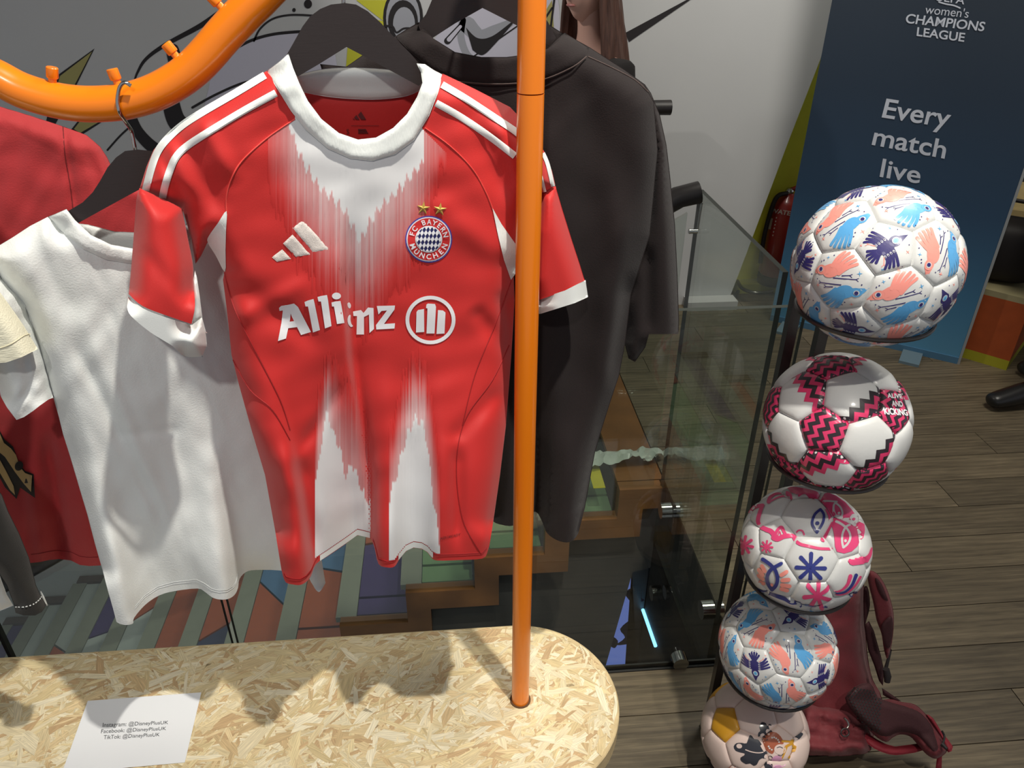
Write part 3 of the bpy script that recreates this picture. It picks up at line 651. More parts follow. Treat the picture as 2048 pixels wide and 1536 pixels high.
# top: solid white ends (s), fade ends (e), strength of fade (a)
s_ = [150, 200, 236, 290, 318, 338, 362, 384, 404, 428, 450, 470, 486, 472, 448, 430, 412, 396, 382, 356, 342, 326, 150, 150, 150, 150]
e_ = [390, 420, 460, 500, 520, 540, 560, 590, 610, 630, 640, 650, 660, 660, 650, 640, 620, 600, 570, 540, 520, 500, 470, 430, 330, 320]
a_ = [.10, .22, .38, .50, .42, .5, .5, .58, .52, .6, .62, .66, .66, .62, .6, .56, .52, .5, .46, .44, .4, .4, .34, .24, .14, .06]
ncx = np.array([p[0] for p in colo[19:]], float); ncy = np.array([p[1] for p in colo[19:]], float); so = np.argsort(ncx)
rag_l = [(588, 237), (533, 277), (483, 323)]
step = 3.0; x = 536.0; k = 0
while x < 892:
    xm = x+step/2; ph = (k % 5)
    jag = (-14 if ph == 2 else (-5 if ph in (1, 3) else (6 if ph == 0 else 4)))+rs.uniform(-4, 4)
    s1 = np.interp(xm, hx1, s_)+jag; e1_ = np.interp(xm, hx1, e_)+rs.uniform(-30, 30); al = np.interp(xm, hx1, a_)*rs.uniform(.72, 1.15)
    if xm < 590: y0 = 277+(xm-533)*(237-277)/55 if xm > 533 else 280
    elif xm > 842: y0 = 255+(xm-842)*1.0
    else: y0 = float(np.interp(xm, ncx[so], ncy[so]))-8
    if xm < 590: y0 = max(y0, float(np.interp(xm, [536, 560, 588], [276, 257, 238])))
    y1 = max(e1_, y0+6); s1 = max(s1, y0)
    ys = sorted(set([y0, max(s1-3, y0), s1+3]+list(np.linspace(s1+4, y1, 9)) if s1 > y0+4 else [y0]+list(np.linspace(y0+4, y1, 9))))
    ys = [q for i, q in enumerate(ys) if i == 0 or q-ys[i-1] > .5]
    if s1 > y0+60: ys = sorted(list(np.linspace(y0, s1-4, 10))+[q for q in ys if q >= s1-3])
    ys = ys+[y1+26]; pts = []; cols = []
    for yy in ys:
        if yy <= s1-2: c = WH
        else:
            f_ = float(al*(1-sstep(s1, y1, yy))**1.1); c = RED*(1-f_)+WH*f_
        for xx in (x, x+step+.05): pts.append((xx, yy)); cols.append(tuple(c))
    ys_ = np.repeat(np.array(ys), 2); ee = np.where(ys_ <= y1+.01, .0003+.0007*float(al), -.0016)
    mb.add(Pv(np.array(pts), JB.D(np.array(pts))-JB.T*JB.prof(np.array(pts))-ee), [(2*i, 2*i+1, 2*i+3, 2*i+2) for i in range(len(ys)-1)], vm, cols); x += step; k += 1
mb.build('flare_print', J)
mb = MB(); k = 0; x = 630.0
# bottom: two white columns rising from the hem
bx = [630, 638, 648, 656, 666, 680, 692, 704, 716, 730, 744, 748]; bs = [960, 930, 850, 826, 868, 900, 960, 930, 960, 1000, 1010, 1090]; be = [840, 780, 742, 720, 735, 740, 745, 760, 790, 830, 880, 1000]; ba = [.2, .5, .62, .62, .5, .45, .42, .4, .36, .32, .3, .2]
cx_ = [776, 786, 794, 806, 818, 832, 846, 856, 866, 872, 880]; cs = [1010, 975, 950, 900, 866, 838, 850, 900, 1000, 1030, 1110]; ce = [880, 840, 800, 770, 740, 722, 728, 770, 830, 880, 960]; ca_ = [.2, .35, .45, .5, .6, .64, .6, .5, .4, .35, .2]
for (X, S, E_, A_, x0, x1) in ((bx, bs, be, ba, 630, 741), (cx_, cs, ce, ca_, 778, 880)):
    x = float(x0); k = 0
    while x < x1:
        xm = x+1.5; ph = k % 5; jag = (12 if ph == 2 else (5 if ph in (1, 3) else -5))+rs.uniform(-4, 4)
        hb = float(np.interp(xm, hx_, hy_))-12-1.5
        s1 = min(np.interp(xm, X, S)-jag, hb+2); e1_ = np.interp(xm, X, E_)+rs.uniform(-25, 25); al = np.interp(xm, X, A_)*rs.uniform(.75, 1.15)
        ys = list(np.linspace(e1_, s1-3, 10))+[s1+2]+(list(np.linspace(s1+10, hb, 12)) if hb > s1+12 else [hb+2.5])
        ys = [e1_-26]+ys; pts = []; cols = []
        for yy in ys:
            if yy >= s1: c = WH
            else: f_ = float(al*sstep(e1_, s1, yy)**1.1); c = RED*(1-f_)+WH*f_
            for xx in (x, x+3.05): pts.append((xx, yy)); cols.append(tuple(c))
        # the columns lean with the cloth towards the hem
        ys_ = np.repeat(np.array(ys), 2); ee = np.where(ys_ >= e1_-.01, .0003+.0007*float(al), -.0016)
        mb.add(Pv(np.array(pts), JB.D(np.array(pts))-JB.T*JB.prof(np.array(pts))-ee), [(2*i, 2*i+1, 2*i+3, 2*i+2) for i in range(len(ys)-1)], vm, cols); x += 3.0; k += 1
mb.build('flare_print', J)
mb = MB()
for (xa, xb) in ((640, 740), (797, 866)):
    xs = np.linspace(xa, xb, 40); t_ = [(q, float(np.interp(q, hx_, hy_))-12) for q in xs]; b_ = [(q, float(np.interp(q, hx_, hy_))-1.0) for q in xs]
    v = [p for pr_ in zip(t_, b_) for p in pr_]; MB().add(JB.front(np.array(v), .0021), [(2*i, 2*i+1, 2*i+3, 2*i+2) for i in range(len(xs)-1)], wht).build('white_hem', J)
def strip(c, pts, w, w2=None, n=5): return capsule(spline(pts, n), w, w2)
# shoulder stripes
mb = MB()
for pts, w in (([(530, 150), (467, 188), (405, 224), (365, 250), (336, 276), (316, 302), (303, 335), (291, 381)], 15), ([(552, 186), (490, 220), (420, 262), (374, 292), (352, 314), (340, 340), (330, 372), (325, 396)], 15),
               ([(884, 169), (930, 196), (985, 232), (1030, 262), (1052, 282)], 14), ([(872, 206), (920, 233), (975, 270), (1030, 312)], 14),
               ([(1086, 306), (1096, 330), (1106, 373)], 8), ([(1082, 352), (1090, 384)], 6)):
    s = spline(pts, 5); v = []; n = len(s)
    for i in range(n):
        t = s[min(i+1, n-1)]-s[max(i-1, 0)]; t /= np.linalg.norm(t); nn = np.array([-t[1], t[0]])
        for q in (-.5, -.3, 0, .3, .5): v.append(s[i]+nn*w*q)
    vv = fj(np.array(v)); prof = np.tile([0, 1, 1, 1, 0], n); d = vv-EYE; d /= np.linalg.norm(d, axis=1)[:, None]; vv = vv-d*(prof*.0012)[:, None]
    MB().add(vv, [(5*i+j, 5*i+j+1, 5*i+j+6, 5*i+j+5) for i in range(n-1) for j in range(4)], wht).build('shoulder_stripe', J)
# piping along the raglan seam, seams of the flanks
mb = MB(); pip = mat('piping_red', (222, 74, 66), .6)
def seam(mb, pts, r, m, off=.0006):
    s = np.array(spline(pts, 6)); MB().tube(list(JB.front(s, off)), r, m, 6).build('seam', J)
seam(mb, [(590, 238), (533, 277), (483, 323), (462, 360), (453, 393), (453, 424)], .0009, pip); seam(mb, [(850, 256), (900, 292), (945, 338), (972, 385), (986, 420)], .0009, pip)
sd = mat('seam_dark', (150, 22, 24), .7)
seam(mb, [(449, 545), (470, 620), (520, 720), (560, 800), (580, 860)], .0008, sd); seam(mb, [(466, 720), (500, 780), (545, 820), (580, 880)], .0008, sd)
seam(mb, [(1022, 560), (990, 650), (950, 750), (925, 850)], .0008, sd); seam(mb, [(1018, 690), (985, 760), (935, 830), (915, 900), (915, 980), (930, 1050), (962, 1108)], .0008, sd)
mb = MB()
for off_ in (9, 12):
    for xa, xb in ((568, 636), (746, 796), (868, 974)):
        xs = np.linspace(xa, xb, 24); mb.tube(list(JB.front(np.array([(q, float(np.interp(q, hx_, hy_))-off_) for q in xs]), .0004)), .0006, sd, 5)
mb.build('hem_stitching', J)['kind'] = 'stuff'
# white underarm panels
mb = MB(); decal(mb, spline([(453, 422), (436, 446), (417, 473), (416, 486), (432, 512), (450, 544), (451, 500), (452, 460)], 3, True), fj, ribw, 5); mb.build('underarm_panel', J); mb = MB()
decal(mb, [(985, 416), (1003, 448), (1024, 478), (1040, 500), (1036, 540), (1022, 560), (1008, 520), (996, 470)], fj, ribw, 5); mb.build('underarm_panel', J)
# three-bar mark
emb = mat('embroidery_white', (226, 216, 208), .7, bump=.25, bscale=900, var=.16, vscale=900); mb = MB(); f2 = JB.fn(.0022)
def raised(mb, poly, m, h=.0020, sp=8):
    v, f, n = tess(poly, sp); e = np.clip(edist(v, [(poly[i], poly[(i+1) % len(poly)]) for i in range(len(poly))])/2.0, 0, 1); A = JB.front(v, .0006); d = A-EYE; d /= np.linalg.norm(d, axis=1)[:, None]; mb.add(A-d*(h*e)[:, None], f, m)
for q in ([(605.5, 440), (659.7, 498.7), (626, 504.5), (585, 456)], [(585, 469), (621, 509), (592, 514), (566, 487)], [(564.5, 498.7), (582, 517.7), (554, 523.6), (544, 515), (548, 511)]): raised(mb, q, emb, .0012, 4)
mb.build('brand_mark', J)
# badge
bl = mat('badge_blue', (74, 66, 160), .6); bd = mat('badge_navy', (34, 36, 92), .6); bw = mat('badge_white', (232, 232, 236), .6); br = mat('badge_red', (206, 44, 44), .6); gold = mat('gold_thread', (196, 176, 92), .4, metal=.4)
bc_ = (857.5, 478.5); mb = MB()
decal(mb, ell(bc_, 47, 47, n=40), JB.fn(.0012), bl, 9); decal(mb, ell(bc_, 44.5, 44.5, n=40), JB.fn(.0018), bw, 9); decal(mb, ell(bc_, 42.3, 42.3, n=40), JB.fn(.0024), br, 9)
decal(mb, ell(bc_, 27, 27, n=32), JB.fn(.0030), bw, 9); decal(mb, ell(bc_, 25, 25, n=32), JB.fn(.0036), bd, 9)
cl_ = ell(bc_, 25, 25, n=28)
for i in range(-6, 7):
    for j in range(-4, 5):
        c = np.array(bc_)+np.array([7.6*i-1.6*j, 12.4*j+1.6*i*0]); a = np.array([-.8, 6.3]); b = np.array([3.85, 0])
        poly = clip_poly([c-b, c-a*[1, 1], c+b, c+a], cl_)
        if len(poly) > 2: decal(mb, poly, JB.fn(.0042), bw)
def arctext(s, r, a0, a1, h, flip):
    n = len(s)
    for i, ch in enumerate(s):
        if ch == ' ': continue
        a = a0+(a1-a0)*i/(n-1); v, f, asp = text2d(ch, .02); w = min(h*asp, h*1.0)
        q = (v-.5)*[w, h]
        R = r+q[:, 1]*(-1 if flip else 1); an = a+(q[:, 0]/r)*(-1 if flip else 1)
        mb.add(JB.front(np.stack([bc_[0]+R*np.sin(an), bc_[1]-R*np.cos(an)], 1), .0034), f, bw)
arctext('FC BAYERN', 34.8, math.radians(-72), math.radians(75), 10.5, False)
arctext('MUNCHEN', 34.8, math.radians(180+66), math.radians(180-66), 10.5, True)
for dx in (-18, -13): decal(mb, ell((bc_[0]+dx-1.5, bc_[1]+22.8), 1.3, n=8), JB.fn(.0036), bw)
mb.build('club_badge', J, smooth=False)
mb = MB()
for cx0, cy0 in ((846.5, 416.5), (880, 419)):
    c = np.array([cx0, cy0]); pts = []
    for k in range(10): a = math.pi*k/5+.12; r = 14 if k % 2 == 0 else 5.4; pts.append(c+r*np.array([math.sin(a), -math.cos(a)]))
    A = JB.front(np.array(pts), .0012); t0 = JB.front(np.array([c]), .0042); mb.add(np.concatenate([A, t0]), [(i, (i+1) % 10, 10) for i in range(10)], gold)
mb.build('gold_star', J, smooth=False)
# sponsor lettering, each letter as it lies over the folds
mb = MB(); ff = JB.fn(.0015)
def letter(ch, TL, TR, BR, BL, bold=.03):
    v, f, _ = text2d(ch, bold); me = bmesh.new(); vs = [me.verts.new((p[0], p[1], 0)) for p in v]
    for q in f:
        try: me.faces.new([vs[i] for i in q])
        except ValueError: pass
    bmesh.ops.triangulate(me, faces=me.faces[:])
    for _ in range(2): bmesh.ops.subdivide_edges(me, edges=[e for e in me.edges if e.calc_length() > .22], cuts=1, use_grid_fill=False); bmesh.ops.triangulate(me, faces=me.faces[:])
    me.verts.index_update(); vv = np.array([(p.co.x, p.co.y) for p in me.verts]); fa = [tuple(q.index for q in p.verts) for p in me.faces]; me.free()
    mb.add(ff(quadmap(vv, TL, TR, BR, BL)), fa, offw)
def poly(p, sp=9): decal(mb, p, ff, offw, sp)
for q in ([(566, 618), (583, 612), (580, 640), (572, 677), (556, 682), (563, 645)], [(570, 611), (588, 607), (596, 614), (622, 664), (602, 670), (584, 634), (578, 618)], [(574, 644), (598, 641), (603, 653), (572, 657)], [(558, 616), (562, 612), (573, 610), (577, 619), (559, 622)]): poly(q)
poly([(609, 604), (616, 601), (627, 598), (629, 606), (640, 660), (626, 665), (616, 613), (611, 613)])
poly([(635, 594), (642, 592), (654, 590), (656, 600), (663, 652), (650, 657), (642, 603), (637, 603)])
poly(ell((673, 592), 9, 6.8)); poly([(663, 605), (670, 603), (681, 602), (683, 612), (689, 646), (674, 648), (668, 613), (664, 613)])
poly(spline([(695, 607), (699, 605), (702, 611), (700, 617), (696, 614)], 3, True), 4); poly(spline([(697, 632), (701, 630), (701, 640), (703, 648), (706, 652), (702, 654), (697, 649), (695, 640)], 3, True), 4)
poly([(706, 623), (722, 620), (727, 626), (736, 615), (747, 616), (748, 658), (739, 666), (738, 629), (728, 634), (728, 669), (713, 669), (714, 632), (707, 632)], 5); poly([(753.6, 612), (790, 611), (789, 619), (768, 648), (790, 646.5), (789, 657), (752.6, 659), (752, 650), (774, 621), (763, 622), (757, 629)], 6)
v, f = ringquads((861, 640), 42.5, 50, 48, .97); mb.add(ff(v), f, offw)
poly([(833, 624), (836, 620), (848, 618), (848.5, 664), (832, 665)]); poly([(853, 609), (856, 607), (870, 608), (872, 614), (869, 667), (853, 667), (855, 617), (852, 616)]); poly([(876, 620), (886, 621), (891, 625), (889, 667), (873, 668)])
mb.build('sponsor_lettering', J)
mb = MB(); textdecal(mb, 'AEROREADY', ((880, 1075), (921, 1066), (921, 1071), (880, 1080)), JB.fn(.0014), ti); mb.build('hem_print', J, smooth=False)
# sleeves
sl_out = spline([(273, 395), (263, 527), (257, 588)], 6)+spline([(257, 588), (285, 612), (330, 630), (383, 648)], 4)+spline([(383, 648), (390, 612), (387, 570), (386, 530), (376, 478), (364, 416)], 4)+[(318, 394), (279, 376)]
def DSl(xy):
    xy = np.asarray(xy, float); return .930+.000135*(xy[:, 0]-690)-.02*sstep(420, 640, xy[:, 1])+fold(xy, (285, 500), (372, 600), .0025, 16)+fold(xy, (300, 420), (350, 610), -.003, 22)+fold(xy, (366, 430), (378, 620), .003, 10)
SLV = Cloth(sl_out, DSl, T=.034, R=50, openseg=lambda p: p[1] > 585, sp=9); SLV.build('sleeve', red, J)
cf = spline([(256, 592), (285, 616), (330, 634), (384, 650)], 4)+[(394, 642), (404, 634), (412, 664), (414, 692), (405, 714)]+spline([(405, 714), (370, 713), (345, 692), (300, 664), (262, 632), (254, 614)], 4)
Cloth(cf, lambda xy: DSl(xy)-.003, T=.036, R=46, openseg=lambda p: (p[1] > 595 and p[0] < 372), sp=5).build('cuff', wht, J)
Cloth([(390, 540), (394, 556), (399, 590), (405, 636), (394, 644), (383, 652), (387, 606), (385, 570)], lambda xy: DSl(xy)+.004, T=.006, R=12, sp=6).build('sleeve_lining', wht, J)
mb = MB(); mb.tube(list(Pv(np.array(spline([(384, 645), (396, 655), (414, 666)], 4)), np.full(9, .868))), .0006, stch, 5); mb.build('cuff_stitching', J)
sr = [(1111, 372), (1125, 420), (1143, 478), (1160, 530), (1170, 563), (1130, 582), (1078, 600), (1064, 596), (1056, 560), (1064, 460), (1083, 386)]
DSr = lambda xy: .955+.000135*(np.asarray(xy, float)[:, 0]-690)
Cloth(sr, DSr, T=.034, R=45, openseg=lambda p: p[1] > 560 and p[0] > 1070, sp=7).build('sleeve', red, J)
Cloth([(1171, 560), (1176, 594), (1150, 606), (1080, 628), (1064, 626), (1064, 598), (1078, 598), (1130, 581)], lambda xy: DSr(xy)-.001, T=.035, R=45, openseg=lambda p: 1080 < p[0] < 1168, sp=5).build('cuff', wht, J)
# --- other garments on the rail
cot = mat('cotton_white', (226, 229, 226), .85, bump=.25, bscale=420, sheen=.1)
wbody = [(95, 434), (60, 452), (25, 475), (0, 490), (-26, 508), (4, 560), (33, 589), (51, 613), (66, 653), (77, 688), (88, 726), (107, 796), (118, 835), (126, 868), (140, 912), (160, 980), (175, 1030), (190, 1088), (205, 1140), (216, 1182), (226, 1217), (233, 1244)]
whem = [(240, 1248), (252, 1250), (266, 1247), (268, 1236), (290, 1210), (318, 1191), (350, 1182), (395, 1177), (410, 1184), (425, 1195), (440, 1199), (456, 1198), (469, 1190), (476, 1176), (479, 1158), (492, 1144), (512, 1140), (560, 1141), (610, 1150), (622, 1164), (632, 1180), (640, 1183), (651, 1166)]
wout = wbody+spline(whem, 3)+[(640, 1100), (612, 900), (580, 700), (556, 632), (520, 560), (470, 486), (430, 438), (408, 450), (370, 485), (325, 514), (262, 524), (214, 516), (168, 496), (122, 458)]
ZW = float(P(420, 1180, .95)[2]); wD = np.array([G(x, y, ZW)[1] for x, y in whem]); wX = np.array([p[0] for p in whem], float); wXs, wD = soften(np.maximum.accumulate(wX), wD, 16.0)
wl = np.array([(434, 60), (560, 20), (726, 88), (868, 126), (1030, 175), (1244, 233)], float); wrt = np.array([(434, 440), (632, 556), (900, 612), (1166, 651)], float)
def DWt(xy):
    xy = np.asarray(xy, float); x, y = xy[:, 0], xy[:, 1]; a = np.interp(y, wl[:, 0], wl[:, 1]); b = np.interp(y, wrt[:, 0], wrt[:, 1]); u = np.clip((x-a)/(b-a), 0, 1)
    w = sstep(860, 1170, y); hd = np.interp(233+u*418, wXs, wD); d = (.962+.0002*(x-270))*(1-w)+(hd+.012)*w
    d += fold(xy, (150, 690), (330, 1050), .0045, 12)+fold(xy, (175, 660), (360, 1080), -.004, 16)+fold(xy, (120, 780), (210, 1150), .006, 18)+fold(xy, (60, 470), (150, 640), .004, 20)
    d += fold(xy, (250, 880), (350, 1130), -.007, 26)+fold(xy, (330, 820), (420, 1120), .007, 24)+fold(xy, (420, 900), (470, 1150), -.008, 22)+fold(xy, (360, 860), (240, 870), .002, 10)
    xr = np.stack([(xy[:, 0]*.93-xy[:, 1]*.36)*1.0, (xy[:, 0]*.36+xy[:, 1]*.93)*.28], 1)
    return d+wrink(xy, .0008, 110, 5)+wrink(xr, .0006, 34, 9)
Wt = empty('tee_shirt', tuple(P(271, 300, .945))); tag(Wt, 'plain white tee hanging behind the left sleeve of the red and white shirt', 't-shirt')
WB = Cloth(wout, DWt, T=.026, R=55, openseg=lambda p: p[1] > 1140 or (p[1] < 526 and 125 < p[0] < 428 and p[1] > 445), sp=7); WB.build('body', cot, Wt)
ws = [(-46, 500), (-20, 505), (4, 556), (33, 588), (51, 613), (66, 653), (77, 688), (88, 724), (98, 762), (107, 795), (97, 799), (80, 811), (66, 822), (48, 834), (33, 840), (14, 815), (1, 792), (-2, 760), (-24, 690), (-48, 600)]
DWs = lambda xy: 0.958+.00018*(np.asarray(xy, float)[:, 0]-270)+fold(np.asarray(xy, float), (40, 620), (60, 800), .006, 16)+wrink(np.asarray(xy, float), .0014, 50, 2)
Cloth(ws, DWs, T=.028, R=40, openseg=lambda p: p[1] > 788, sp=7).build('sleeve', cot, Wt)
wsr = [(440, 450), (470, 486), (520, 560), (552, 612), (500, 628), (447, 620), (411, 633), (402, 600), (392, 548), (396, 500)]
Cloth(wsr, lambda xy: .988+.0002*(np.asarray(xy, float)[:, 0]-270), T=.02, R=30, sp=9).build('sleeve', cot, Wt)
wc = [(95, 434), (110, 428), (133, 418), (150, 440), (182, 470), (222, 489), (265, 497), (310, 490), (355, 465), (395, 425), (432, 436), (408, 452), (370, 487), (325, 516), (262, 527), (212, 519), (166, 498), (120, 460)]
WC = Cloth(wc, lambda xy: DWt(xy)-.026*WB.prof(xy)-.002+.010*sstep(470, 410, np.asarray(xy, float)[:, 1]), T=.005, R=9, sp=6); WC.build('collar', cot, Wt)
Cloth([(150, 446), (176, 449), (230, 463), (300, 466), (370, 452), (400, 440), (396, 470), (330, 512), (262, 524), (200, 505)], lambda xy: .988+.0002*(np.asarray(xy, float)[:, 0]-270), T=.004, R=12, sp=12).build('back_collar', cot, Wt)
mb = MB(); sw = mat('stitch_white', (196, 198, 196), .8)
for o_ in (14, 18):
    xs = np.linspace(272, 478, 60); mb.tube(list(WB.front(np.array([(q-2, float(np.interp(q, wX, [p[1] for p in whem]))-o_) for q in xs]), .0003)), .0005, sw, 5)
hs_ = mb.build('hem_stitching', Wt); hs_['kind'] = 'stuff'
mb = MB().tube(list(WB.front(np.array(spline([(-20, 508), (6, 558), (34, 589), (52, 614), (67, 654), (80, 700), (96, 764), (106, 796)], 4)), .0006)), .0007, sw, 5); mb.build('armhole_seam', Wt)
# cream ribbed tee at the left edge
crm = mat('rib_cream', (240, 236, 210), .8, bump=.4, bscale=500, stretch=(.2, 1, 1))
Cr = empty('cream_top', tuple(P(-90, 300, .90))); tag(Cr, 'cream ribbed top whose sleeve comes in at the left edge of the frame', 't-shirt')
cD = lambda xy: .885+.0001*np.asarray(xy, float)[:, 0]
CS = Cloth([(-60, 520), (0, 584), (13, 602), (28, 623), (46, 649), (76, 698), (44, 714), (12, 725), (-30, 727), (-70, 715), (-120, 560)], cD, T=.03, R=45, openseg=lambda p: p[1] > 690, sp=8); CS.build('sleeve', crm, Cr)
MB().tube(list(CS.front(np.array(spline([(-30, 700), (0, 696), (24, 687), (47, 672), (60, 668)], 4)), .0002)), .0008, mat('cream_seam', (210, 204, 176), .8), 5).build('hem_seam', Cr)
Cloth([(-330, 420), (-200, 400), (-120, 430), (-60, 520), (-90, 640), (-90, 1100), (-330, 1100)], cD, T=.03, R=50, sp=25).build('body', crm, Cr)
# red tee behind the white one
rtee = mat('tee_red', (172, 42, 46), .8, bump=.2, bscale=500, sheen=.15)
Rt = empty('red_tee', tuple(P(60, 150, 1.05))); tag(Rt, 'red tee with a black and gold print hanging behind the white tee', 't-shirt')
rout = [(-60, 196), (0, 213), (60, 231), (127, 253), (173, 270), (200, 293), (214, 314), (226, 340), (262, 352), (300, 372), (320, 470), (300, 620), (262, 760), (255, 1000), (246, 1118)]+[(225, 1124), (200, 1131), (178, 1132), (160, 1130), (142, 1121), (118, 1118), (98, 1120), (80, 1124), (60, 1126), (40, 1128), (10, 1120), (-60, 1110)]
def DR(xy):
    xy = np.asarray(xy, float); return 1.065+.00008*xy[:, 0]+fold(xy, (95, 880), (130, 1120), .016, 16)+fold(xy, (150, 860), (185, 1120), -.012, 22)+fold(xy, (60, 950), (85, 1120), -.008, 14)+fold(xy, (127, 255), (150, 420), .006, 8)+fold(xy, (175, 300), (215, 400), .008, 14)+wrink(xy, .0014, 80, 12)
RB = Cloth(rout, DR, T=.026, R=40, openseg=lambda p: p[1] > 1100, sp=8); RB.build('body', rtee, Rt)
MB().tube(list(RB.front(np.array(spline([(126, 254), (130, 310), (140, 370), (146, 420)], 5)), .0004)), .0008, mat('red_seam', (110, 20, 24), .8), 5).build('shoulder_seam', Rt)
mb = MB()
xs = np.linspace(62, 196, 40); mb.tube(list(RB.front(np.array([(q, float(np.interp(q, [62, 80, 98, 118, 142, 160, 178, 200], [1126, 1124, 1120, 1118, 1121, 1130, 1132, 1131]))-17) for q in xs]), .0003)), .0005, mat('red_stitch', (132, 28, 32), .8), 5); mb.build('hem_stitching', Rt)['kind'] = 'stuff'
gp1 = mat('print_gold', (196, 168, 112), .6); gbk = mat('print_black', (26, 22, 20), .6); mb = MB(); fr = RB.fn(.0012); fr2 = RB.fn(.002)
decal(mb, [(-40, 800), (0, 862), (10, 880), (26, 893), (38, 925), (50, 942), (67, 948), (70, 996), (40, 975), (33, 998), (10, 975), (-40, 880)], fr, gbk, 14)
decal(mb, [(-40, 810), (0, 868), (8, 886), (22, 897), (32, 910), (40, 934), (50, 946), (64, 951), (62, 984), (48, 968), (30, 944), (10, 914), (-6, 900), (-40, 850)], fr2, gp1, 14)
decal(mb, [(-20, 890), (0, 920), (12, 942), (27, 972), (30, 990), (20, 980), (0, 946), (-20, 915)], fr2, gp1, 14); decal(mb, ell((38, 932), 8, 10, .5), RB.fn(.003), gbk, 10)
mb.build('chest_print', Rt, smooth=False)
# black shirt with white stitching at lower left
bks = mat('shirt_black', (33, 31, 27), .8, bump=.25, bscale=500, sheen=.1)
Bl = empty('black_shirt', tuple(P(-60, 760, .92))); tag(Bl, 'black shirt with white stitched hem at the lower left edge', 't-shirt')
DBl = lambda xy: .905+.0001*np.asarray(xy, float)[:, 0]+fold(np.asarray(xy, float), (20, 1040), (60, 1200), .006, 18)
BB = Cloth([(-60, 890), (-10, 970), (4, 990), (16, 1022), (38, 1066), (58, 1115), (72, 1170), (84, 1196), (93, 1210), (84, 1224), (70, 1231), (48, 1231), (31, 1226), (28, 1210), (14, 1172), (0, 1150), (-60, 1100)], DBl, T=.026, R=32, openseg=lambda p: p[1] > 1215, sp=7); BB.build('body', bks, Bl)
mb = MB()
s = np.array(spline([(31, 1214), (48, 1214), (66, 1209), (78, 1200), (84, 1192)], 5)); pts = BB.front(s, .0008)
for i in range(0, len(pts)-1, 2): mb.tube([pts[i], pts[i]*.25+pts[i+1]*.75], .0009, wht, 5)
mb.build('hem_stitching', Bl)['kind'] = 'stuff'
Cloth([(80, 1178), (88, 1192), (96, 1211), (90, 1213), (84, 1200)], lambda xy: DBl(xy)+.012, T=.003, R=6, sp=4).build('lining', wht, Bl)
Cloth([(-60, 1140), (0, 1152), (14, 1190), (27, 1211), (0, 1222), (-60, 1230)], lambda xy: DBl(xy)+.035, T=.01, R=20, sp=8).build('inner_panel', wht, Bl)
# black tee right of the post
bt = mat('tee_black', (31, 24, 24), .85, spec=.25, bump=.25, bscale=500, sheen=.08)
Bt = empty('black_tee', tuple(P(965, -80, 1.03))); tag(Bt, 'plain black tee hanging on the right behind the orange post', 't-shirt')
bhem = [(1157, 1066), (1147, 1080), (1133, 1085), (1113, 1080), (1094, 1066), (1085, 1045), (1071, 1023), (1050, 1034), (1027, 1051), (1005, 1050), (986, 1043), (977, 1028)]
bright = [(1250, 690), (1238, 752), (1222, 800), (1203, 860), (1190, 905), (1180, 960), (1170, 1015)]
bout = [(790, 73), (812, 60), (837, 46), (867, 77), (910, 104), (963, 114), (1013, 114), (1060, 108), (1095, 97), (1128, 66), (1180, 95), (1250, 140), (1288, 168), (1308, 204), (1316, 300), (1300, 470), (1262, 590)]+bright+spline(bhem, 3)+[(968, 980), (930, 800), (880, 560), (770, 420), (660, 250), (668, 160), (690, 135), (727, 109)]
bX = np.array([p[0] for p in bhem[::-1]], float); bDm = np.array([G(p[0], p[1], float(P(1100, 1052, 1.085)[2]))[1] for p in bhem[::-1]])
def DBt(xy):
    xy = np.asarray(xy, float); x, y = xy[:, 0], xy[:, 1]; w = sstep(700, 1040, y); u = (x-np.interp(y, [560, 1030], [880, 977]))/np.maximum(np.interp(y, [560, 1060], [1262, 1157])-np.interp(y, [560, 1030], [880, 977]), 60)
    d = (1.085+.00002*(x-965))*(1-w)+(np.interp(977+np.clip(u, 0, 1)*180, bX, bDm)+.003)*w
    d += fold(xy, (1190, 230), (1150, 900), .010, 34)+fold(xy, (1240, 420), (1205, 800), -.010, 26)+fold(xy, (1110, 250), (1090, 900), -.008, 34)+fold(xy, (1262, 560), (1225, 760), .012, 16)+fold(xy, (1150, 160), (1290, 400), .004, 40)
    return d+wrink(xy, .0012, 110, 21)
BT = Cloth(bout, DBt, T=.032, R=60, openseg=lambda p: p[1] > 1018 or (840 < p[0] < 1125 and 47 < p[1] < 116), sp=8); BT.build('body', bt, Bt)
bs = [(1180, 95), (1250, 140), (1290, 169), (1302, 186), (1320, 230), (1333, 290), (1340, 350), (1350, 450), (1355, 550), (1358, 640), (1357, 668), (1298, 668), (1291, 694), (1270, 724), (1257, 717), (1250, 690), (1252, 650), (1246, 600), (1262, 540), (1290, 430), (1306, 300), (1288, 200)]
def DBs(xy):
    xy = np.asarray(xy, float); return 1.142+.00002*(xy[:, 0]-965)+fold(xy, (1296, 500), (1296, 670), .012, 12)+fold(xy, (1320, 260), (1330, 640), -.006, 20)+fold(xy, (1270, 560), (1262, 700), .008, 14)
Cloth(bs, DBs, T=.03, R=32, openseg=lambda p: p[1] > 660 and p[0] > 1290, sp=8).build('sleeve', bt, Bt)
bcol = [(790, 73), (812, 59), (838, 44), (853, 62), (868, 78), (910, 105), (963, 115), (1013, 115), (1060, 108), (1095, 97), (1116, 82), (1129, 65), (1150, 78), (1178, 96), (1173, 113), (1147, 133), (1093, 157), (1040, 166), (980, 168), (913, 163), (860, 138), (820, 104)]
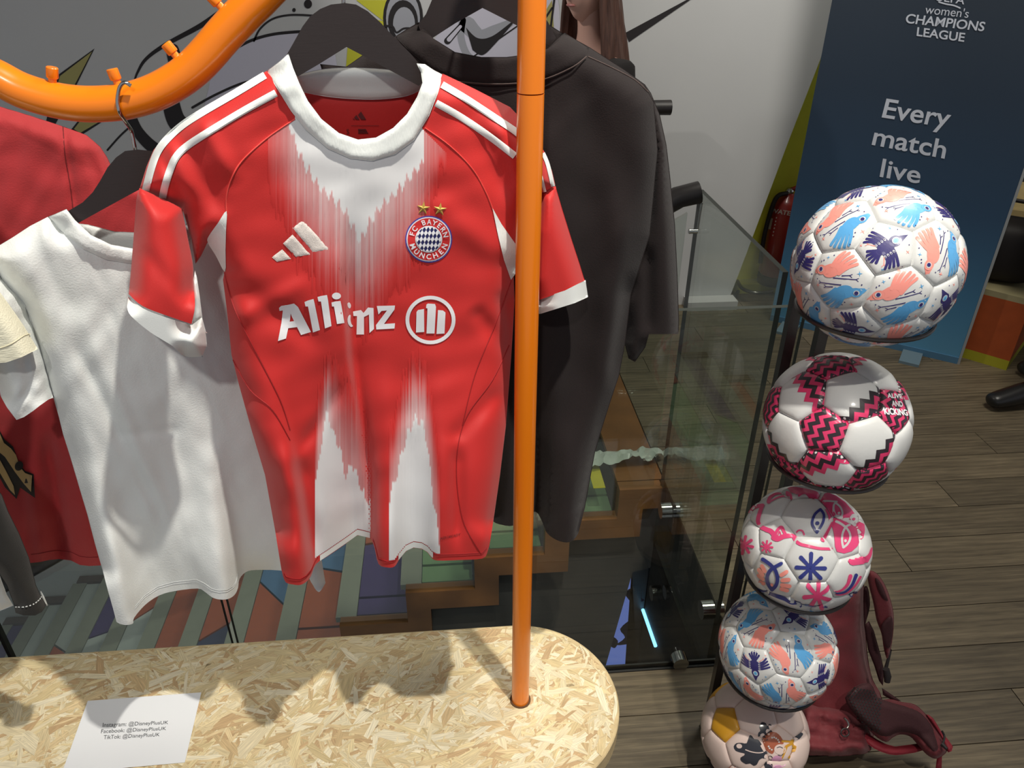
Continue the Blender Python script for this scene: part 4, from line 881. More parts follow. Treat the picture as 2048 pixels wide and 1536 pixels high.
Cloth(bcol, lambda xy: DBt(xy)-.032*BT.prof(xy)-.002+.01*sstep(90, 40, np.asarray(xy, float)[:, 1]), T=.004, R=10, sp=7).build('collar', bt, Bt)
Cloth([(640, 128), (700, 134), (785, 137), (820, 110), (850, 75), (880, 100), (960, 118), (1060, 112), (1093, 46), (1128, 68), (1130, 100), (1040, 160), (900, 158), (760, 170), (650, 160)], lambda xy: 1.125+.00002*(np.asarray(xy, float)[:, 0]-965), T=.004, R=12, sp=12).build('back_inside', bt, Bt)
sb = mat('seam_black', (74, 60, 56), .8); mb = MB()
for pts in ([(1173, 113), (1147, 133), (1093, 157), (1040, 166), (980, 168), (913, 163)],): MB().tube(list(BT.front(np.array(spline(pts, 5)), .0052)), .0008, sb, 5).build('collar_seam', Bt)
MB().tube(list(BT.front(np.array(spline([(1176, 113), (1230, 138), (1270, 160), (1296, 184)], 5)), .0006)), .0009, sb, 5).build('shoulder_seam', Bt)
# ================================================================== BALLS AND THEIR RACK
def trunc_icosa():
    ph = (1+5**.5)/2; V = []
    def even(a, b, c):
        for t in ((a, b, c), (b, c, a), (c, a, b)):
            for s in range(8): V.append([t[0]*(1-2*(s & 1)), t[1]*(1-2*(s >> 1 & 1)), t[2]*(1-2*(s >> 2 & 1))])
    even(0, 1, 3*ph); even(1, 2+ph, 2*ph); even(ph, 2, 2*ph+1)
    V = np.unique(np.round(np.array(V), 6), axis=0); V = V/np.linalg.norm(V[0])
    # face normals: icosahedron vertices (pentagons) and faces (hexagons)
    ico = []
    for a in (-1, 1):
        for b in (-ph, ph): ico += [[0, a, b], [a, b, 0], [b, 0, a]]
    ico = np.array(ico, float); ico /= np.linalg.norm(ico[0])
    hexn = []
    for i in range(12):
        for j in range(i+1, 12):
            for k in range(j+1, 12):
                if min(ico[i]@ico[j], ico[j]@ico[k], ico[i]@ico[k]) > .4: c = ico[i]+ico[j]+ico[k]; hexn.append(c/np.linalg.norm(c))
    faces = []
    for n, cnt in [(p, 5) for p in ico]+[(h, 6) for h in hexn]:
        d = V@n; idx = np.argsort(-d)[:cnt]; c = n
        e1 = V[idx[0]]-c*(V[idx[0]]@c); e1 /= np.linalg.norm(e1); e2 = np.cross(c, e1)
        idx = sorted(idx, key=lambda i: math.atan2(V[i]@e2, V[i]@e1)); faces.append((c, [V[i] for i in idx]))
    return faces
TI = trunc_icosa()
def sphit(xy, c, R):
    d = rays(xy); d /= np.linalg.norm(d, axis=1)[:, None]; oc = EYE-np.asarray(c); b = d@oc; disc = np.maximum(b*b-(oc@oc-R*R), 0); t = -b-np.sqrt(disc); return EYE+d*t[:, None]
def fit_rot(c, R, px5):
    """rotation that lays one pentagon of the pattern on five seen corners"""
    hit = (sphit(px5, c, R)-c)/R; hit /= np.linalg.norm(hit, axis=1)[:, None]; best = None
    ang0 = hit.mean(0); 
    for fi in (0,):
        pv = np.array(TI[fi][1])
        for flip in (1, -1):
            for sh in range(5):
                q = np.roll(pv[::flip], sh, axis=0); H = q.T@hit; U, S_, Vt = np.linalg.svd(H); D = np.diag([1, 1, np.sign(np.linalg.det(Vt.T@U.T))]); Rm = Vt.T@D@U.T
                e = np.linalg.norm(q@Rm.T-hit)
                if best is None or e < best[0]: best = (e, Rm)
    return best[1]
class Ball:
    def __init__(s, name, label, c, R, px5, dip=.0042):
        s.c = np.array(c, float); s.R = R; s.Rm = fit_rot(s.c, R, px5); s.dip = dip; s.o = empty(name, tuple(s.c-np.array([0, 0, R]))); tag(s.o, label, 'ball', 'footballs on the ball rack')
        s.F = []
        for n, vs in TI:
            c0 = s.Rm@n; V = [s.Rm@v for v in vs]; e1 = V[0]-c0*(V[0]@c0); rad = np.linalg.norm(e1)/(V[0]@c0); e1 /= np.linalg.norm(e1); e2 = np.cross(c0, e1)
            P2 = np.array([[(v@e1)/(v@c0), (v@e2)/(v@c0)] for v in V]); s.F.append(dict(c=c0, e1=e1, e2=e2, P2=P2, rad=rad, n=len(V)))
    def tval(s, f, q):
        P2 = f['P2']; n = len(P2); t = np.zeros(len(q))
        for i in range(n):
            m = (P2[i]+P2[(i+1) % n])/2; t = np.maximum(t, (q@m)/(m@m))
        return t
    def map(s, f, q, eps=0.0):
        q = np.asarray(q, float); d = f['c']+q[:, :1]*f['e1']+q[:, 1:2]*f['e2']; d /= np.linalg.norm(d, axis=1)[:, None]
        t = np.clip(s.tval(f, q), 0, 1.02); r = s.R-s.dip*(t**12)-.0012*(t**4)+eps
        return s.c+d*r[:, None]
    def panels(s, matfn):
        s.P = []
        for i, f in enumerate(s.F):
            n = f['n']; S = 5; rings = [0, .3, .55, .75, .87, .94, .98, 1.0]; q = [(0, 0)]; fa = []
            rim = []
            for a in range(n):
                for k in range(S): rim.append(f['P2'][a]*(1-k/S)+f['P2'][(a+1) % n]*k/S)
            rim = np.array(rim); m = len(rim)
            for r in rings[1:]: q += [tuple(x) for x in rim*r]
            for k in range(m): fa.append((0, 1+k, 1+(k+1) % m))
            for j in range(len(rings)-2):
                for k in range(m): a0 = 1+j*m; b0 = a0+m; fa.append((a0+k, b0+k, b0+(k+1) % m, a0+(k+1) % m))
            o = MB().add(s.map(f, np.array(q)), fa, matfn(i, f)).build('panel', s.o); s.P.append(o)
    def face_at(s, px):
        h = sphit([px], s.c, s.R)[0]-s.c; h /= np.linalg.norm(h); return int(np.argmax([f['c']@h for f in s.F]))
    def local_dir(s, i, px_a, px_b):
        f = s.F[i]; r = []
        for p in (px_a, px_b):
            h = sphit([p], s.c, s.R)[0]-s.c; r.append(np.array([h@f['e1'], h@f['e2']])/(h@f['c']))
        d = r[1]-r[0]; return math.atan2(d[1], d[0])
    def pxfn(s, eps):
        def g(v):
            h = sphit(v, s.c, s.R)-s.c; h /= np.linalg.norm(h, axis=1)[:, None]; C_ = np.array([f['c'] for f in s.F]); k = np.argmax(h@C_.T, axis=1); out = np.zeros_like(h)
            for i in set(k):
                m = k == i; f = s.F[i]; q = np.stack([h[m]@f['e1'], h[m]@f['e2']], 1)/(h[m]@f['c'])[:, None]; out[m] = s.map(f, q, eps)
            return out
        return g
bw_ = mat('ball_white', (206, 207, 205), .38, bump=.06, bscale=260, coat=.25)
pk = mat('bird_pink', (236, 146, 134), .4, coat=.25); bu = mat('bird_blue', (86, 158, 210), .4, coat=.25); nv = mat('bird_navy', (48, 42, 104), .36, coat=.3); lb = mat('eye_blue', (130, 190, 226), .4)
def rot(p, a): p = np.asarray(p, float); return np.stack([p[:, 0]*math.cos(a)-p[:, 1]*math.sin(a), p[:, 0]*math.sin(a)+p[:, 1]*math.cos(a)], 1)
def star4(c, r): 
    return [(c[0]+(r if k % 2 == 0 else r*.22)*math.cos(math.pi*k/4+.2), c[1]+(r if k % 2 == 0 else r*.22)*math.sin(math.pi*k/4+.2)) for k in range(8)]
def pair_shapes(swap):
    S = []
    for side, m in ((0, bu if swap else pk), (1, pk if swap else bu)):
        def A(poly, mm, lay, side=side): S.append(((rot(poly, math.pi) if side else np.asarray(poly, float)), mm, lay))
        A(ell((-.20, .30), .30, .20, .5), m, 1); A(ell((-.56, .27), .17, .145), m, 1); A([(-.93, .12), (-.70, .36), (-.50, .38), (-.46, .14), (-.62, .13)], m, 1)
        A([(-.50, .38), (-.30, .48), (-.2, .2), (-.46, .14)], m, 1)
        for i, (x0, y0, x1, y1) in enumerate(((-.22, .42, .04, .90), (-.12, .42, .19, .88), (-.04, .38, .33, .80), (.01, .31, .43, .69), (.02, .23, .49, .57))):
            A(capsule(spline([(x0, y0), ((x0+x1)/2-.02, (y0+y1)/2+.03), (x1, y1)], 4), .11, .095, 4), m, 1)
        A(ell((-.58, .28), .088, .08), bw_, 2); A(ell((-.575, .285), .058, .062), nv, 3)
        for x0, y0, x1, y1 in ((-.12, .085, .52, .12), (.12, .18, .33, .215)):
            A(capsule([(x0, y0), (x1, y1)], .032, .026, 3), nv, 0); A(capsule([(x1, y1), (x1+.07, y1+.04)], .024, .02, 3), nv, 0); A(capsule([(x1, y1), (x1+.07, y1-.05)], .024, .02, 3), nv, 0)
    for c, r, m in (((-.42, .66), .07, bu), ((.60, .30), .09, bu), ((.46, -.68), .08, pk), ((-.62, -.22), .085, pk)): S.append((star4(c, r), m, 1))
    for c in ((-.25, .75), (-.62, .52), (-.54, .56), (.70, -.02), (.18, -.72), (.26, -.62), (-.66, -.03), (.0, -.9)): S.append((ell(c, .022, n=7), nv, 1))
    return S
def navy_shapes():
    S = []; A = lambda p, m, l: S.append((np.asarray(p, float), m, l))
    A(ell((-.05, 0), .34, .19), nv, 1); A(ell((.30, .02), .21, .19), nv, 1); A([(.30, .20), (.78, -.03), (.30, -.17)], nv, 1)
    for sg in (1, -1):
        for i in range(4):
            x = .10-.105*i; A(capsule(spline([(x, sg*.10), (x-.05, sg*.40), (x-.17-.03*i, sg*(.74-.05*i))], 4), .098, .088, 4), nv, 1)
        for i in range(4): A(ell((.07-.105*i, sg*.245), .034, .05), bw_, 2); A(ell((.07-.105*i, sg*.255), .016, .03), nv, 3)
    for i in range(5):
        a = math.pi+(-.8+.4*i); A(capsule([(-.28, .03*(2-i)), (-.34+.34*math.cos(a), .34*math.sin(a))], .07, .10, 4), nv, 1)
    A(ell((.33, .02), .125, .115), bw_, 2); A(ell((.33, .02), .10, .09), lb, 3); A(ell((.32, .02), .05, .05), bu, 4)
    for sg in (1, -1): A(capsule([(-.22, sg*.16), (-.42, sg*.44)], .035, .03, 3), pk, 0); A(capsule([(-.42, sg*.44), (-.52, sg*.46)], .026, .02, 3), pk, 0); A(capsule([(-.42, sg*.44), (-.41, sg*.54)], .026, .02, 3), pk, 0)
    for c, r, m in (((.45, .50), .08, bu), ((.42, -.52), .08, pk), ((-.62, .56), .07, pk), ((-.55, -.56), .07, bu)): S.append((star4(c, r), m, 1))
    for c in ((.62, .32), (-.72, .1), (-.72, -.12), (-.78, .0), (.6, -.34), (.05, .86), (.02, -.86)): S.append((ell(c, .022, n=7), nv, 1))
    return S
PAIR = {False: pair_shapes(False), True: pair_shapes(True)}; NAVY = navy_shapes()
_TC = {}
def stamp(b, i, shapes, a, key, sc):
    """print a set of flat shapes on one panel"""
    f = b.F[i]; mb = MB(); r = f['rad']*sc
    for j, (p, m, lay) in enumerate(shapes):
        k = (key, j)
        if k not in _TC: _TC[k] = tess(p, .17)
        v, fa, _ = _TC[k]; mb.add(b.map(f, rot(v, a)*r, .00018+.00016*lay), fa, m)
    mb.build('print', b.P[i])
def bird_ball(name, label, c, R, px5, dirs):
    b = Ball(name, label, c, R, px5); b.panels(lambda i, f: bw_); given = {}
    for (pa, pb, sw) in dirs: i = b.face_at(pa); given[i] = (b.local_dir(i, pa, pb), sw)
    rr = random.Random(3)
    for i, f in enumerate(b.F):
        a, sw = given.get(i, (rr.uniform(0, 6.28), False)); a += math.pi*(f['n'] == 6)
        if f['n'] == 5: stamp(b, i, NAVY, a, 'n', .93)
        else: stamp(b, i, PAIR[sw], a, 'p%d' % sw, .92)
    return b
def Z(x0, y0, k): return lambda p: (x0+p[0]*k, y0+p[1]*k)
z1 = Z(1560, 350, .2279); z2 = Z(1500, 690, .2018); z3 = Z(1450, 960, .1888); z4 = Z(1420, 1180, .1693); z5 = Z(1380, 1340, .1367)
BC = [(.585, .947, 1.2045), (.5965, .963, .938), (.5965, .958, .682), (.594, .957, .432), (.592, .955, .176)]
BR = [.11, .11, .1075, .1085, .1085]
# direction given as centre of the panel, then towards the head of the first bird's side
L1 = [((930, 610), (1090, 510), 0), ((545, 935), (300, 890), 0), ((1060, 1060), (820, 1090), 0), ((1420, 680), (1340, 860), 0), ((560, 430), (335, 580), 0), ((1090, 240), (860, 290), 0), ((180, 760), (130, 900), 0), ((700, 1350), (820, 1365), 0), ((1450, 1120), (1420, 1040), 0), ((260, 1180), (220, 1260), 0), ((1100, 1420), (900, 1480), 0)]
ball1 = bird_ball('football', 'largest looking bird-print football, topmost on the rack', BC[0], BR[0], [z1(p) for p in [(850, 400), (1185, 490), (1165, 785), (825, 885), (660, 645)]], [(z1(a), z1(b), s) for a, b, s in L1])
L4 = [((945, 845), (940, 1020), 0), ((560, 480), (365, 570), 1), ((530, 900), (550, 1060), 0), ((1270, 1060), (1140, 1100), 0), ((960, 390), (880, 460), 0), ((1340, 610), (1480, 740), 0), ((870, 1220), (850, 1360), 1), ((270, 700), (220, 880), 0), ((310, 290), (240, 370), 0)]
ball4 = bird_ball('football', 'bird-print football low on the rack, under the pink face ball', BC[3], BR[3], [z4(p) for p in [(385, 700), (650, 735), (738, 1008), (585, 1105), (350, 930)]], [(z4(a), z4(b), s) for a, b, s in L4])
# zigzag ball
zp = mat('zigzag_pink', (214, 56, 104), .42, coat=.3, bump=.05, bscale=260); zb = mat('zigzag_black', (44, 34, 40), .42, coat=.3)
b2 = Ball('football', 'white football with pink and black zigzag panels, second from the top of the rack', BC[1], BR[1], [z2(p) for p in [(740, 600), (970, 775), (885, 1050), (550, 1060), (490, 760)]])
b2.panels(lambda i, f: zp if f['n'] == 5 else bw_)
wedge = [((970, 470), (1130, 620), .02), ((430, 520), (600, 400), .0), ((350, 900), (230, 1060), .2), ((1160, 930), (1320, 1080), .2), ((800, 1270), (700, 1130), .0), ((1400, 560), (1400, 700), -.9), ((300, 430), (200, 560), .2)]
wd = {}
for a, q, o_ in wedge: i = b2.face_at(z2(a)); wd.setdefault(i, (b2.local_dir(i, z2(a), z2(q)), o_))
for i, f in enumerate(b2.F):
    full = f['n'] == 5
    if not full and i not in wd and i % 3 == 0: continue
    th, off = wd.get(i, (random.uniform(0, 6.28), .25)); r = f['rad']; per = .42*r; amp = .22*r; band = .20*r; mb = MB(); bnd = f['P2']*1.0
    if full:
        off = -9
        if (f['c']@(EYE-b2.c)) > .15: pc0 = pr(b2.c+f['c']*b2.R*.99); th = b2.local_dir(i, (pc0[0]-14, pc0[1]-8), (pc0[0]+14, pc0[1]+8))
    u = np.array([math.cos(th), math.sin(th)]); w = np.array([-u[1], u[0]])
    for k in range(-9, 10):
        base = k*band; pink = k % 2 == 0
        if full and pink: continue
        if base < off*r and not full: continue
        for j in range(-9, 10):
            for h in (0, 1):
                x0 = (j+h*.5)*per; x1 = x0+per*.5; ya, yb = (0, amp) if h == 0 else (amp, 0)
                quad = [w*x0+u*(base+ya), w*x1+u*(base+yb), w*x1+u*(base+yb+band), w*x0+u*(base+ya+band)]
                ar = sum(quad[t][0]*quad[(t+1) % 4][1]-quad[(t+1) % 4][0]*quad[t][1] for t in range(4))
                if ar < 0: quad = quad[::-1]
                pc = clip_poly(quad, bnd)
                if len(pc) > 2: v_, f2_, _ = tess(pc, band*.55); mb.add(b2.map(f, v_, .0005), f2_, zp if pink else zb)
    if mb.v: mb.build('print', b2.P[i])
mb = MB(); f_ = b2.pxfn(.0009)
for s, q in (('ALIVE', ((1355, 478), (1498, 486), (1508, 532), (1362, 526))), ('AND', ((1396, 552), (1502, 560), (1514, 614), (1404, 608))), ('KICKING', ((1322, 618), (1545, 640), (1566, 702), (1334, 688)))): textdecal(mb, s, [z2(p) for p in q], f_, offw, .035)
mb.build('lettering', b2.o, smooth=False)
# pink face ball, prints drawn where they lie
fpk = mat('face_pink', (220, 70, 120), .4, coat=.25); fnv = mat('face_navy', (48, 56, 128), .4, coat=.25)
b3 = Ball('football', 'white football with pink line faces and stars, middle of the rack', BC[2], BR[2], [z3(p) for p in [(775, 1090), (1090, 1085), (1150, 1255), (920, 1385), (690, 1240)]])
b3.panels(lambda i, f: bw_)
def pd(name, polys, m, lay=1, sp=5.0):
    for p in polys:
        mb = MB(); decal(mb, [z3(q) for q in p], b3.pxfn(.0008+.0003*lay), m, sp*.7); mb.build(name, b3.o)
def st3(c, r, n, w, m, ph=.0, nm='star_print'):
    mb = MB()
    for k in range(n): a = ph+2*math.pi*k/n; decal(mb, [z3(q) for q in capsule([c, (c[0]+r*math.cos(a), c[1]+r*math.sin(a))], w*.85, w*1.25, 4)], b3.pxfn(.0010), m, 4)
    mb.build(nm, b3.o)
cs = lambda p, w, w2=None, n=5: capsule(spline(p, n), w*1.25, None if w2 is None else w2*1.25, 4)
pd('face_print', [[(1165, 410), (1130, 470), (1150, 560), (1165, 700), (1190, 760), (1260, 778), (1340, 755), (1400, 700), (1430, 650), (1465, 610), (1478, 530), (1475, 470), (1440, 430), (1400, 455), (1380, 470), (1290, 420), (1220, 420)],
                  [(985, 190), (1020, 150), (1090, 135), (1180, 175), (1270, 240), (1340, 320), (1390, 390), (1370, 430), (1290, 410), (1165, 412), (1140, 400), (1090, 310), (1030, 240)],
                  [(660, 90), (700, 75), (760, 80), (850, 95), (960, 120), (1030, 150), (985, 190), (930, 190), (830, 140), (760, 155), (700, 135)]], fpk, 1)
pd('eye_print', [cs([(1180, 440), (1230, 470), (1270, 500)], 22), cs([(1320, 475), (1275, 500), (1240, 570), (1235, 650), (1248, 715)], 18), cs([(1275, 500), (1312, 560), (1320, 620), (1290, 680), (1248, 715)], 18), ell((1270, 645), 14, 16),
                 cs([(1045, 218), (1110, 228), (1180, 235)], 14), cs([(1180, 235), (1150, 270), (1155, 330), (1190, 390), (1210, 405)], 16), cs([(1165, 245), (1215, 290), (1240, 350), (1230, 395), (1210, 405)], 16), ell((1205, 352), 14, 12),
                 cs([(1400, 375), (1350, 372), (1325, 410), (1345, 450), (1375, 465), (1395, 430), (1385, 385)], 13)], bw_, 2)
pd('outline_print', [cs([(250, 330), (310, 290), (405, 272)], 34, 30), cs([(400, 275), (375, 340), (350, 440), (375, 490), (440, 525), (490, 545), (530, 590)], 30, 44), cs([(520, 610), (560, 625), (620, 600), (680, 590), (725, 590)], 46, 34), cs([(530, 590), (560, 530), (600, 500), (625, 545), (650, 590)], 26), cs([(560, 600), (580, 545), (595, 590)], 10),
                     cs([(725, 590), (745, 640), (800, 680), (880, 700), (1000, 725), (1140, 730)], 32, 22), cs([(760, 600), (752, 565), (780, 535), (820, 540), (838, 575)], 14), cs([(1070, 315), (1105, 380), (1130, 450)], 14, 34), cs([(1130, 460), (1080, 550), (1040, 630)], 26, 44),
                     cs([(465, 235), (480, 190), (540, 150), (620, 140)], 34, 14), cs([(470, 240), (560, 190), (640, 170), (700, 190)], 12, 18), cs([(650, 130), (690, 150), (700, 190)], 26, 18), cs([(780, 160), (840, 142), (900, 155), (940, 195)], 12, 14),
                     cs([(1350, 860), (1420, 855), (1490, 850)], 70, 56), cs([(1490, 850), (1530, 790), (1548, 720)], 46, 12)], fpk, 1)
pd('eye_print', [cs([(1010, 315), (950, 370), (922, 460), (950, 520), (975, 555)], 22), cs([(1010, 315), (1045, 370), (1040, 440), (1005, 510), (975, 555)], 22), ell((977, 460), 22, 20)], fnv, 2)
pd('eye_print', [cs([(400, 838), (450, 870), (500, 910), (540, 960), (560, 1040), (545, 1110), (500, 1160)], 30), cs([(595, 885), (530, 920), (480, 960), (452, 1020), (458, 1090), (500, 1160)], 30)], fnv, 2)
pd('ray_print', [cs([(395, 910), (425, 965)], 34), cs([(362, 950), (402, 1005)], 34), cs([(358, 1010), (405, 1048)], 32), cs([(365, 1080), (412, 1095)], 32), cs([(600, 1005), (650, 975)], 34), cs([(610, 1060), (675, 1055)], 34), cs([(605, 1110), (685, 1125)], 34), cs([(600, 1150), (660, 1170)], 32)], pk, 1)
pd('pupil_print', [ell((500, 1107), 14, 18, -.4)], pk, 2)
st3((908, 930), 150, 8, 36, fnv, .03); st3((980, 1225), 140, 7, 38, fpk, .35); st3((205, 690), 92, 8, 26, fpk, .2); st3((443, 708), 62, 8, 18, fpk, .1)
pd('ribbon_print', [cs([(1150, 1190), (1230, 1165), (1295, 1100), (1325, 1015)], 8, 34), cs([(1160, 1220), (1280, 1200), (1370, 1120), (1430, 1025)], 8, 22)], fpk, 1)
pd('ribbon_print', [cs([(1150, 1205), (1260, 1185), (1340, 1110), (1385, 1005)], 8, 30), cs([(330, 1140), (420, 1190), (560, 1245), (640, 1270), (700, 1300), (790, 1310)], 10, 24), cs([(800, 1340), (860, 1325), (950, 1340), (1080, 1345)], 16, 10), cs([(1340, 1220), (1400, 1195)], 30, 12)], fnv, 1)
# nude ball with mustard panels
nude = mat('ball_nude', (222, 200, 190), .42, coat=.2, bump=.05, bscale=260); mus = mat('panel_mustard', (206, 150, 40), .42, coat=.2); brn = mat('print_brown', (164, 88, 60), .45); cbk = mat('print_charcoal', (46, 48, 56), .42, coat=.3); lil = mat('print_lilac', (206, 150, 182), .45)
b5 = Ball('football', 'nude and mustard football with a painted head, lowest on the rack', BC[4], BR[4], [z5(p) for p in [(375, 555), (620, 550), (680, 860), (495, 1050), (305, 860)]])
b5.panels(lambda i, f: mus if f['n'] == 5 and i in (0, b5.face_at(z5((1660, 850))), 3, 7) else nude)
def p5(name, polys, m, lay, sp=5.0):
    for p in polys: mb = MB(); decal(mb, [z5(q) for q in p], b5.pxfn(.0003+.0003*lay), m, sp); mb.build(name, b5.o)
p5('leaf_print', [spline([(870, 955), (910, 970), (940, 1010), (1000, 1020), (1050, 1090), (1100, 1180), (1140, 1220), (1110, 1300), (1060, 1290), (1010, 1320), (980, 1380), (930, 1400), (880, 1365), (820, 1375), (750, 1330), (740, 1280), (790, 1250), (800, 1220), (740, 1205), (670, 1180), (640, 1120), (680, 1070), (760, 1065), (830, 1070)], 2, True),
                  spline([(1050, 765), (1110, 780), (1130, 820), (1160, 790), (1195, 810), (1190, 870), (1210, 905), (1130, 935), (1140, 1030), (1060, 1010), (1050, 960), (1000, 980), (1000, 920), (1030, 890), (1010, 830)], 2, True)], cbk, 1)
p5('leaf_print', [ell((722, 1112), 42, 34, .2), cs([(815, 1165), (900, 1195), (1000, 1210), (1110, 1198)], 12)], nude, 2)
p5('head_print', [spline([(1110, 950), (1180, 905), (1260, 915), (1330, 980), (1370, 1070), (1330, 1090), (1260, 1120), (1230, 1190), (1200, 1230), (1130, 1190), (1080, 1120), (1060, 1020)], 2, True)], brn, 1)
p5('dot_print', [ell(q, 13, 13, n=10) for q in ((1200, 990), (1230, 985), (1258, 1000), (1285, 1022), (1300, 1052), (1150, 1118), (1165, 1145), (1195, 1165))], bw_, 2)
p5('face_outline', [ell((1315, 1160), 85, 75)], nude, 2); p5('eyelid_print', [cs([(1270, 1135), (1310, 1122), (1350, 1140)], 9), cs([(1285, 1240), (1330, 1250), (1360, 1220)], 7)], cbk, 3)
p5('hair_print', [cs([(1350, 1040), (1440, 1045), (1500, 1060)], 26, 20), cs([(1500, 1050), (1530, 1120), (1500, 1230), (1450, 1280)], 60, 30), cs([(1400, 1130), (1380, 1200), (1350, 1290)], 40, 12), cs([(1400, 1120), (1490, 1070)], 30)], mus, 2)
p5('bird_print', [spline([(1200, 1330), (1210, 1280), (1260, 1250), (1320, 1265), (1345, 1300), (1320, 1335)], 3, True), spline([(1140, 1345), (1400, 1345), (1390, 1400), (1300, 1430), (1220, 1420)], 2, True)], lil, 2)
p5('shoulder_print', [ell((1150, 1400), 60, 70), ell((1180, 1290), 30, 34)], cbk, 1); p5('corner_print', [[(590, 1390), (650, 1420), (640, 1480), (540, 1480)]], brn, 1); p5('band_print', [cs([(1540, 1010), (1600, 980), (1650, 930)], 50, 30)], cbk, 1)
# rack
rm = mat('rack_black', (40, 36, 34), .4, coat=.2)
rko = empty('ball_rack', (.58, 1.09, 0)); tag(rko, 'tall black metal ball rack with a ring under each football', 'rack')
UY = 1.095; UX = (.558, .613)
for x_ in UX: MB().box((x_-.0085, UY-.008, .012), (x_+.0085, UY+.008, 1.12), rm).build('upright', rko, smooth=False)
for x_ in UX: MB().box((x_-.012, UY-.19, 0), (x_+.012, UY+.01, .012), rm).build('foot', rko, smooth=False)
for z_ in (1.07, .835, .58, .33, .11): MB().tube([(UX[0], UY, z_), (UX[1], UY, z_)], .004, rm, 8).build('crossbar', rko)
for c, R in zip(BC, BR):
    rr_ = R*.80; dz = math.sqrt(R*R-rr_*rr_)+.001; cc_ = np.array(c)-[0, 0, dz]
    MB().tube([cc_+np.array([(rr_+.0035)*math.cos(t), (rr_+.0035)*math.sin(t), 0]) for t in np.linspace(0, 2*math.pi, 49)], .0032, rm, 8, cap=False).build('ring', rko)
    for x_ in UX: MB().tube([(x_, UY-.006, cc_[2]-.012), (x_+(c[0]-.58)*.5, cc_[1]+rr_*.96, cc_[2])], .004, rm, 8).build('ring_arm', rko)
# ================================================================== BACKPACK
mr = mat('pack_maroon', (98, 25, 32), .75, bump=.3, bscale=300, sheen=.1, var=.1, vscale=12); mrd = mat('pack_dark', (58, 22, 26), .8, bump=.3, bscale=300); mrs = mat('strap_red', (134, 28, 42), .7, bump=.2, bscale=500); pkk = mat('pack_black', (34, 28, 28), .6)
bp0 = empty('backpack', tuple(G(1700, 1500, 0))); tag(bp0, 'maroon hiking backpack standing on the floor behind the lowest balls', 'backpack')
bY, bD_ = [1140, 1300, 1400, 1470, 1500, 1530], [1.15, 1.11, 1.065, 1.02, .985, .955]
def DB(off=0.0): return lambda xy: np.interp(np.asarray(xy, float)[:, 1], bY, bD_)-off
def bpc(name, o, m, off=0.0, T=.03, R=30, sp=9, fold_=None, parent=None):
    D = DB(off) if fold_ is None else (lambda xy: DB(off)(xy)+fold_(np.asarray(xy, float)))
    c = Cloth(o, D, T=T, R=R, sp=sp); ob = c.build(name, m, parent or bp0); return c, ob
BPB, body_ = bpc('main_body', spline([(1600, 1210), (1640, 1190), (1690, 1165), (1722, 1152), (1729, 1180), (1731, 1247), (1736, 1316), (1746, 1360), (1764, 1398), (1752, 1450), (1736, 1500), (1690, 1508), (1640, 1508), (1610, 1490), (1596, 1350)], 3, True), mr, -.03, .055, 34, 10, lambda xy: wrink(xy, .003, 70, 4)+fold(xy, (1728, 1240), (1752, 1390), .01, 9))
bpc('side_pocket', spline([(1600, 1414), (1640, 1412), (1694, 1421), (1716, 1440), (1736, 1454), (1742, 1500), (1700, 1511), (1640, 1511), (1604, 1500)], 3, True), mr, .02, .03, 26, 8, lambda xy: wrink(xy, .004, 40, 6)+fold(xy, (1640, 1440), (1720, 1475), .008, 7))
bpc('hip_belt', spline([(1750, 1405), (1778, 1398), (1804, 1404), (1830, 1409), (1852, 1429), (1872, 1455), (1886, 1474), (1895, 1500), (1880, 1515), (1868, 1517), (1852, 1508), (1835, 1489), (1820, 1473), (1800, 1469), (1784, 1476), (1772, 1484), (1748, 1470), (1726, 1440), (1730, 1410)], 3, True), mr, .045, .018, 12, 7)
BLT, blt_ = bpc('lumbar_pad', spline([(1690, 1396), (1716, 1370), (1742, 1368), (1756, 1394), (1790, 1407), (1832, 1420), (1862, 1450), (1878, 1496), (1864, 1503), (1834, 1472), (1800, 1464), (1772, 1474), (1746, 1462), (1712, 1432)], 3, True), mrd, .06, .010, 12, 6)
mb = MB(); rows = 0
for r in range(14):
    for q in range(11):
        p = (1690+q*6.4+r*2.6, 1372+r*6.4+q*1.4)
        if inside(np.array(BLT.rim), np.array([p]))[0] and p[0] < 1762: decal(mb, ell(p, 2.2, 2.6, .6, 8), BLT.fn(.0006), pkk)
mo = mb.build('mesh_holes', blt_, smooth=False); mo['kind'] = 'stuff'
SST, sst_ = bpc('shoulder_strap', spline([(1735, 1150), (1742, 1141), (1757, 1150), (1771, 1172), (1780, 1196), (1787, 1226), (1787, 1260), (1782, 1296), (1775, 1318), (1768, 1300), (1763, 1268), (1753, 1240), (1747, 1208), (1738, 1172)], 3, True), mr, .02, .014, 9, 6)
bpc('strap_pad', spline([(1751, 1156), (1762, 1166), (1772, 1190), (1776, 1202), (1766, 1196), (1756, 1178)], 3, True), mrd, .036, .004, 6, 5, parent=sst_); bpc('strap_pad', spline([(1763, 1250), (1782, 1232), (1786, 1258), (1780, 1294), (1771, 1293), (1765, 1270)], 3, True), mrd, .036, .004, 6, 5, parent=sst_)
bpc('inner_strap', spline([(1727, 1180), (1736, 1176), (1740, 1210), (1733, 1240), (1728, 1250)], 3, True), mrd, .0, .006, 6, 6)
bpc('load_strap', [(1728, 1250), (1738, 1242), (1748, 1262), (1762, 1312), (1768, 1340), (1766, 1372), (1758, 1362), (1748, 1330), (1736, 1300)], mrd, .0, .006, 6, 6)
